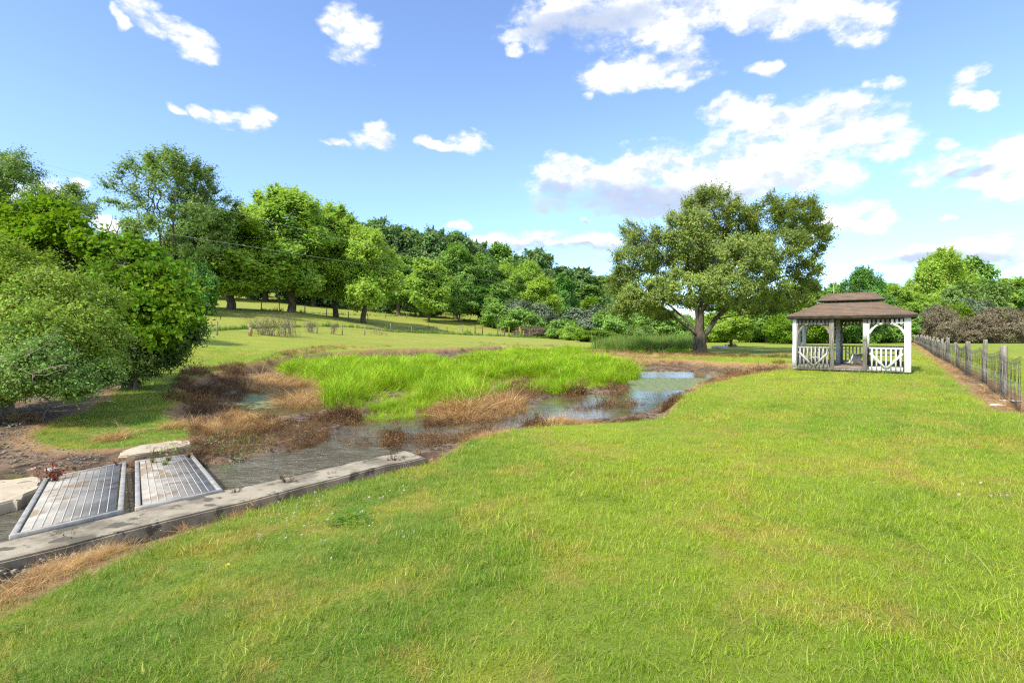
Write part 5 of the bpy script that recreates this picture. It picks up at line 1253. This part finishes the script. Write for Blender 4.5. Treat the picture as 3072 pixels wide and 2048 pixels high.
def gates_etc():
    def gate(Xa, Xb, Y, H, label):
        xa, xb = (Xa-1176)/1176*Y, (Xb-1176)/1176*Y; z = hz((xa+xb)/2, Y); w = xb-xa
        e = empty('brace_frame', ((xa+xb)/2, Y, z)); tag(e, label, 'fence brace', 'dark wooden braces at the gateway')
        for s, hh in ((-w/2, H), (w/2, H*.93)): mb = MB(); mb.tube([(s,0,-.1),(s+.02,0,hh)], [.10,.09], 7); mb.build('post', M['dark_wood'], e)
        for zz in (H*.86, H*.12): mb = MB(); mb.bar((-w/2+.1,0,zz),(w/2-.1,0,zz-.05), .10, .10); mb.build('cross_rail', M['dark_wood'], e)
        mb = MB()
        for k in range(4): mb.bar((-w/2+.1,.02,.35+.22*k),(w/2-.1,.02,.33+.22*k),.01,.01)
        mb.build('wire', M['wire'], e)
    gate(1091, 1108, 92, 1.45, 'left wooden brace frame of the meadow gateway'); gate(1143, 1159, 93, 1.4, 'right wooden brace frame of the meadow gateway')
    # mulleins
    g = np.random.default_rng(14)
    for X, V0, Y, lab in ((1169,751,94,'tallest yellow flower spike right of the gateway'),(1193,750,95,'yellow flower spike in the middle of the stakes'),(1196,755,94,'shorter yellow spike beside the middle one'),
                          (1202,760,95,'small yellow spike behind the stakes'),(1073,752,93,'pale yellow spike left of the gateway'),(1079,755,93,'pale short spike next to the left brace frame')):
        x = (X-1176)/1176*Y; z = hz(x, Y); H = CAMZ-(V0-HOR)/1176*Y-z; e = empty('mullein', (x, Y, z)); tag(e, lab, 'mullein', 'mulleins in flower at the gateway')
        mb = MB(); mb.tube([(0,0,0),(.02,0,H*.6)], [.03,.02], 5); mb.build('stem', M['l_pale'], e)
        n = 260; t = g.random(n); a = g.random(n)*6.28; c = np.column_stack([.055*np.cos(a)+.02, .055*np.sin(a), H*(.5+.5*t)]); obj('flower_spike', leaf_mesh(c, np.column_stack([np.cos(a),np.sin(a),a*0+.2]), .11, .7, M['mullein'], 'flower_spike', g), e)
        n = 40; a = g.random(n)*6.28; t = g.random(n); c = np.column_stack([.18*np.cos(a), .18*np.sin(a), H*.45*t]); obj('leaf_rosette', leaf_mesh(c, np.column_stack([np.cos(a),np.sin(a),a*0+.8]), .32, .35, M['l_pale'], 'leaf_rosette', g), e)
    # bare vine bush on the fence
    def bare_bush(X, V0, Wd, Y, label, n, seed):
        g = np.random.default_rng(seed); x = (X-1176)/1176*Y; z = hz(x, Y); H = CAMZ-(V0-HOR)/1176*Y-z; w = Wd/1176*Y/2; mb = MB()
        for _ in range(n):
            bx = g.normal(0,.45)*w; a = g.random()*6.28; pts = []
            dx = g.normal(0,.5)*w; dy = g.normal(0,.3)*w; hh = H*(.6+.45*g.random())
            for t in np.linspace(0,1,6): pts.append((bx+dx*t+g.normal(0,.03), dy*t+g.normal(0,.03), hh*math.sin(t*2.0)/math.sin(2.0 if t > .78 else 1.57) if False else hh*(1.25*t-.35*t*t*t)))
            mb.tube(pts, np.linspace(.022,.006,6), 3, False)
            for _k in range(3): i = g.integers(2,6); p0 = np.array(pts[i]); mb.tube([p0, p0+g.normal(0,.16,3), p0+g.normal(0,.32,3)], [.009,.006,.004], 3, False)
        o = mb.build('bare_vine_bush', M['twig'], None, loc=(x, Y, z)); tag(o, label, 'bush', 'bare bushes on the pasture fence')
    bare_bush(622,716,110,45.5,'large tangle of bare arching stems on the pasture fence',70,1)
    bare_bush(665,712,40,47,'narrow bare thorny bush at the right end of the large tangle',24,2)
    bare_bush(712,736,16,54,'small dark vine stump beside a post right of the tangle',26,3)
    bare_bush(765,738,14,55,'smaller dark vine stump with a forked top',18,4)
    bare_bush(960,748,110,84,'thin grey brush around the middle of the pasture fence',36,5)
    bare_bush(870,742,60,62,'faint bare weeds standing by the pasture fence',14,6)
    x, y, _ = px(575,760,43.5); mb = MB(); mb.tube([(0,0,-.1),(0,0,.5),(.03,0,.72)], [.12,.10,.08], 7)
    tag(mb.build('orange_stump', M['rust'], None, loc=(x, y, hz(x,y))), 'orange brown broken stump at the left end of the bare tangle', 'stump')
    # white tube gate at the edge of the cedar
    x, y, _ = px(450,760,38); x = (452-1176)/1176*38; z = hz(x, y); e = empty('tube_gate', (x, y, z)); tag(e, 'white metal gate piece showing behind the vine', 'gate')
    for k in range(5): mb = MB(); mb.tube([(-.8,0,.25+.2*k),(.25,0,.25+.2*k)], .022, 6); mb.build('rail', M['white'], e)
    for s in (-.8,.25): mb = MB(); mb.tube([(s,0,0),(s,0,1.15)], .028, 6); mb.build('upright', M['white'], e)
    # weed growth below fences: mass
    g = np.random.default_rng(31)
    pts = []
    for (Xa,Ya),(Xb,Yb),n in (((430,40),(898,75),420),((898,75),(1262,98),500),((600,74),(1080,136),260)):
        t = g.random(n); X = Xa+(Xb-Xa)*t; Y = Ya+(Yb-Ya)*t
        pts.append(np.column_stack([(X-1176)/1176*Y, Y+g.normal(0,.25,n)]))
    p = np.vstack(pts); scatter('fence_weeds', [tuft_src('fence_weed_tuft', M['reed'], n=18, r=.18, h=.42, w=.03, lean=.6, seg=2)], p, .8, 'uncut weeds along the foot of the meadow fences', 'weeds', .2, svar=.4)
gates_etc()

# ------------------------------------------------------------------ utility pole and wires
def power():
    Y = 165; x = (1334-1176)/1176*Y; z = hz(x, Y); top = CAMZ+(HOR-652)/1176*Y
    e = empty('utility_pole', (x, Y, z)); tag(e, 'grey wooden utility pole standing in front of the ridge', 'utility pole')
    mb = MB(); mb.tube([(0,0,-.3),(0,0,top-z)], [.17,.12], 8); mb.build('pole', M['bark_grey'], e)
    mb = MB(); mb.bar((-1.1,0,top-z-.5),(1.1,0,top-z-.5),.12,.12); mb.build('crossarm', M['bark_grey'], e)
    for s in (-.95,.95,0): mb = MB(); mb.tube([(s,0,top-z-.44),(s,0,top-z-.25)], [.05,.04], 6); mb.build('insulator', M['pale_stone'], e)
    def wire(a, b, label, sag=.6, r=.010):
        a = np.array(a); b = np.array(b); mb = MB(); t = np.linspace(0,1,30); p = a+(b-a)*t[:,None]; p[:,2] -= sag*4*t*(1-t); mb.tube(p, r, 4)
        tag(mb.build('overhead_wire', M['cable'], None), label, 'wire', 'overhead wires')
    end = lambda V: ((-200-1176)/1176*33, 33, CAMZ+(HOR-V)/1176*33)
    wire((x-.95,Y,top-.3), end(300), 'upper bright overhead wire crossing in front of the maples', 1.5)
    wire((x+.95,Y,top-1.6), end(440), 'lower bright overhead wire crossing in front of the maples', 1.2)
    wire((x,Y,top-.3), (x+90,Y+25,top+1), 'thin wire from the utility pole toward the big tree', 1.0, .012)
    # slim pole with small head behind the gazebo roof
    Y = 60; x = (1915-1176)/1176*Y; z = hz(x, Y); mb = MB(); tp = CAMZ+(HOR-650)/1176*Y
    e = empty('lamp_pole', (x, Y, z)); tag(e, 'slim pale pole with a small flat head behind the gazebo roof', 'pole')
    mb.tube([(0,0,-.1),(0,0,tp-z)], [.06,.045], 8); mb.build('pole', M['galv'], e)
    mb = MB(); mb.box(-.32,.34,-.12,.12,tp-z,tp-z+.09); mb.build('lamp_head', M['pale_stone'], e)
power()

# dandelion
def dandelion():
    Y = (CAMZ+.14)*1176/(1312-HOR); x = (524-1176)/1176*Y; z = hz(x, Y); e = empty('dandelion', (x, Y, z)); tag(e, 'single yellow dandelion standing in the lawn near the wall', 'dandelion')
    mb = MB(); mb.tube([(0,0,-.01),(.004,0,.05),(-.003,0,.098)], [.0022,.002,.0018], 5); mb.build('stem', M['l_pale'], e)
    g = np.random.default_rng(1); mb = MB()
    for k in range(60):
        a = g.random()*6.283; u = np.array([math.cos(a), math.sin(a), .15+.9*g.random()]); u /= np.linalg.norm(u); s = np.array([-math.sin(a), math.cos(a), 0]); c = np.array([-.003,0,.097])
        mb.raw([c, c+u*.012+s*.002, c+u*.02, c+u*.012-s*.002], [(0,1,2,3)])
    mb.build('flower_head', M['yellow'], e)
dandelion()
# red weed on the grate corner and sprigs along the wall top
def sprigs():
    g = np.random.default_rng(6)
    m_red = leafmat('red_brown_weed', (.20,.06,.035), (.28,.10,.05), .2, vary=.5)
    def sprig(x, y, z, H, n, label, mat=None):
        mb = MB()
        for _ in range(n):
            d = np.array([g.normal(0,.45), g.normal(0,.45), 1]); d /= np.linalg.norm(d); h = H*(.5+.6*g.random()); mb.tube([(0,0,0), d*h*.5, d*h+g.normal(0,.02,3)], [.003,.0025,.001], 3, False)
            for _k in range(12):
                t = .3+.7*g.random(); c = d*h*t; u = g.normal(0,1,3); u /= np.linalg.norm(u); s = np.cross(u, g.normal(0,1,3)); s /= np.linalg.norm(s); L = H*.14
                mb.raw([c, c+u*L*.5+s*L*.2, c+u*L, c+u*L*.5-s*L*.2], [(0,1,2,3)])
        tag(mb.build('dried_sprig', mat or M['weed'], None, loc=(x,y,z)), label, 'sprig', 'dried sprigs around the concrete')
    sprig(-6.05,6.75,-.40,.34,14,'red brown weed growing over the corner of the left grate', m_red)
    m_yel = leafmat('yellow_green_weed', (.22,.26,.05), (.30,.22,.08), .3, vary=.6)
    for i, (x, y, l) in enumerate(((-5.35,7.62,'yellow green weeds at the far left corner of the right grate'),(-5.18,7.72,'low yellow weeds in the middle of the right grate far end'),(-5.0,7.92,'brownish weed mat at the far right corner of the right grate'),(-5.05,7.45,'sparse weeds lying over the bars of the right grate'))):
        sprig(x, y, -.345, .09, 26, l, m_yel if i != 2 else None)
    sprig(-5.75,7.45,-.35,.14,8,'small dark weed on the far end of the left grate')
    for X, V, H, l in ((660,1128,.20,'dry weed standing against the middle of the wall'),(905,1075,.26,'dark weed at the right part of the wall'),(545,1152,.14,'small weed low on the wall front'),(408,1195,.10,'short dry weed below the grate gap'),(760,1108,.14,'thin dry weed between the wall middle and its far end'),(960,1058,.18,'dark weed clump at the far end of the wall'),(310,1222,.12,'dry weed on the wall front below the left grate'),(155,1258,.16,'dry tuft against the wall at the left')):
        x, y = P([(X,V)], -.42)[0]; sprig(x, y, hz(x,y), H, 9, l)
sprigs()
print('verts', sum(len(m.vertices) for m in bpy.data.meshes))
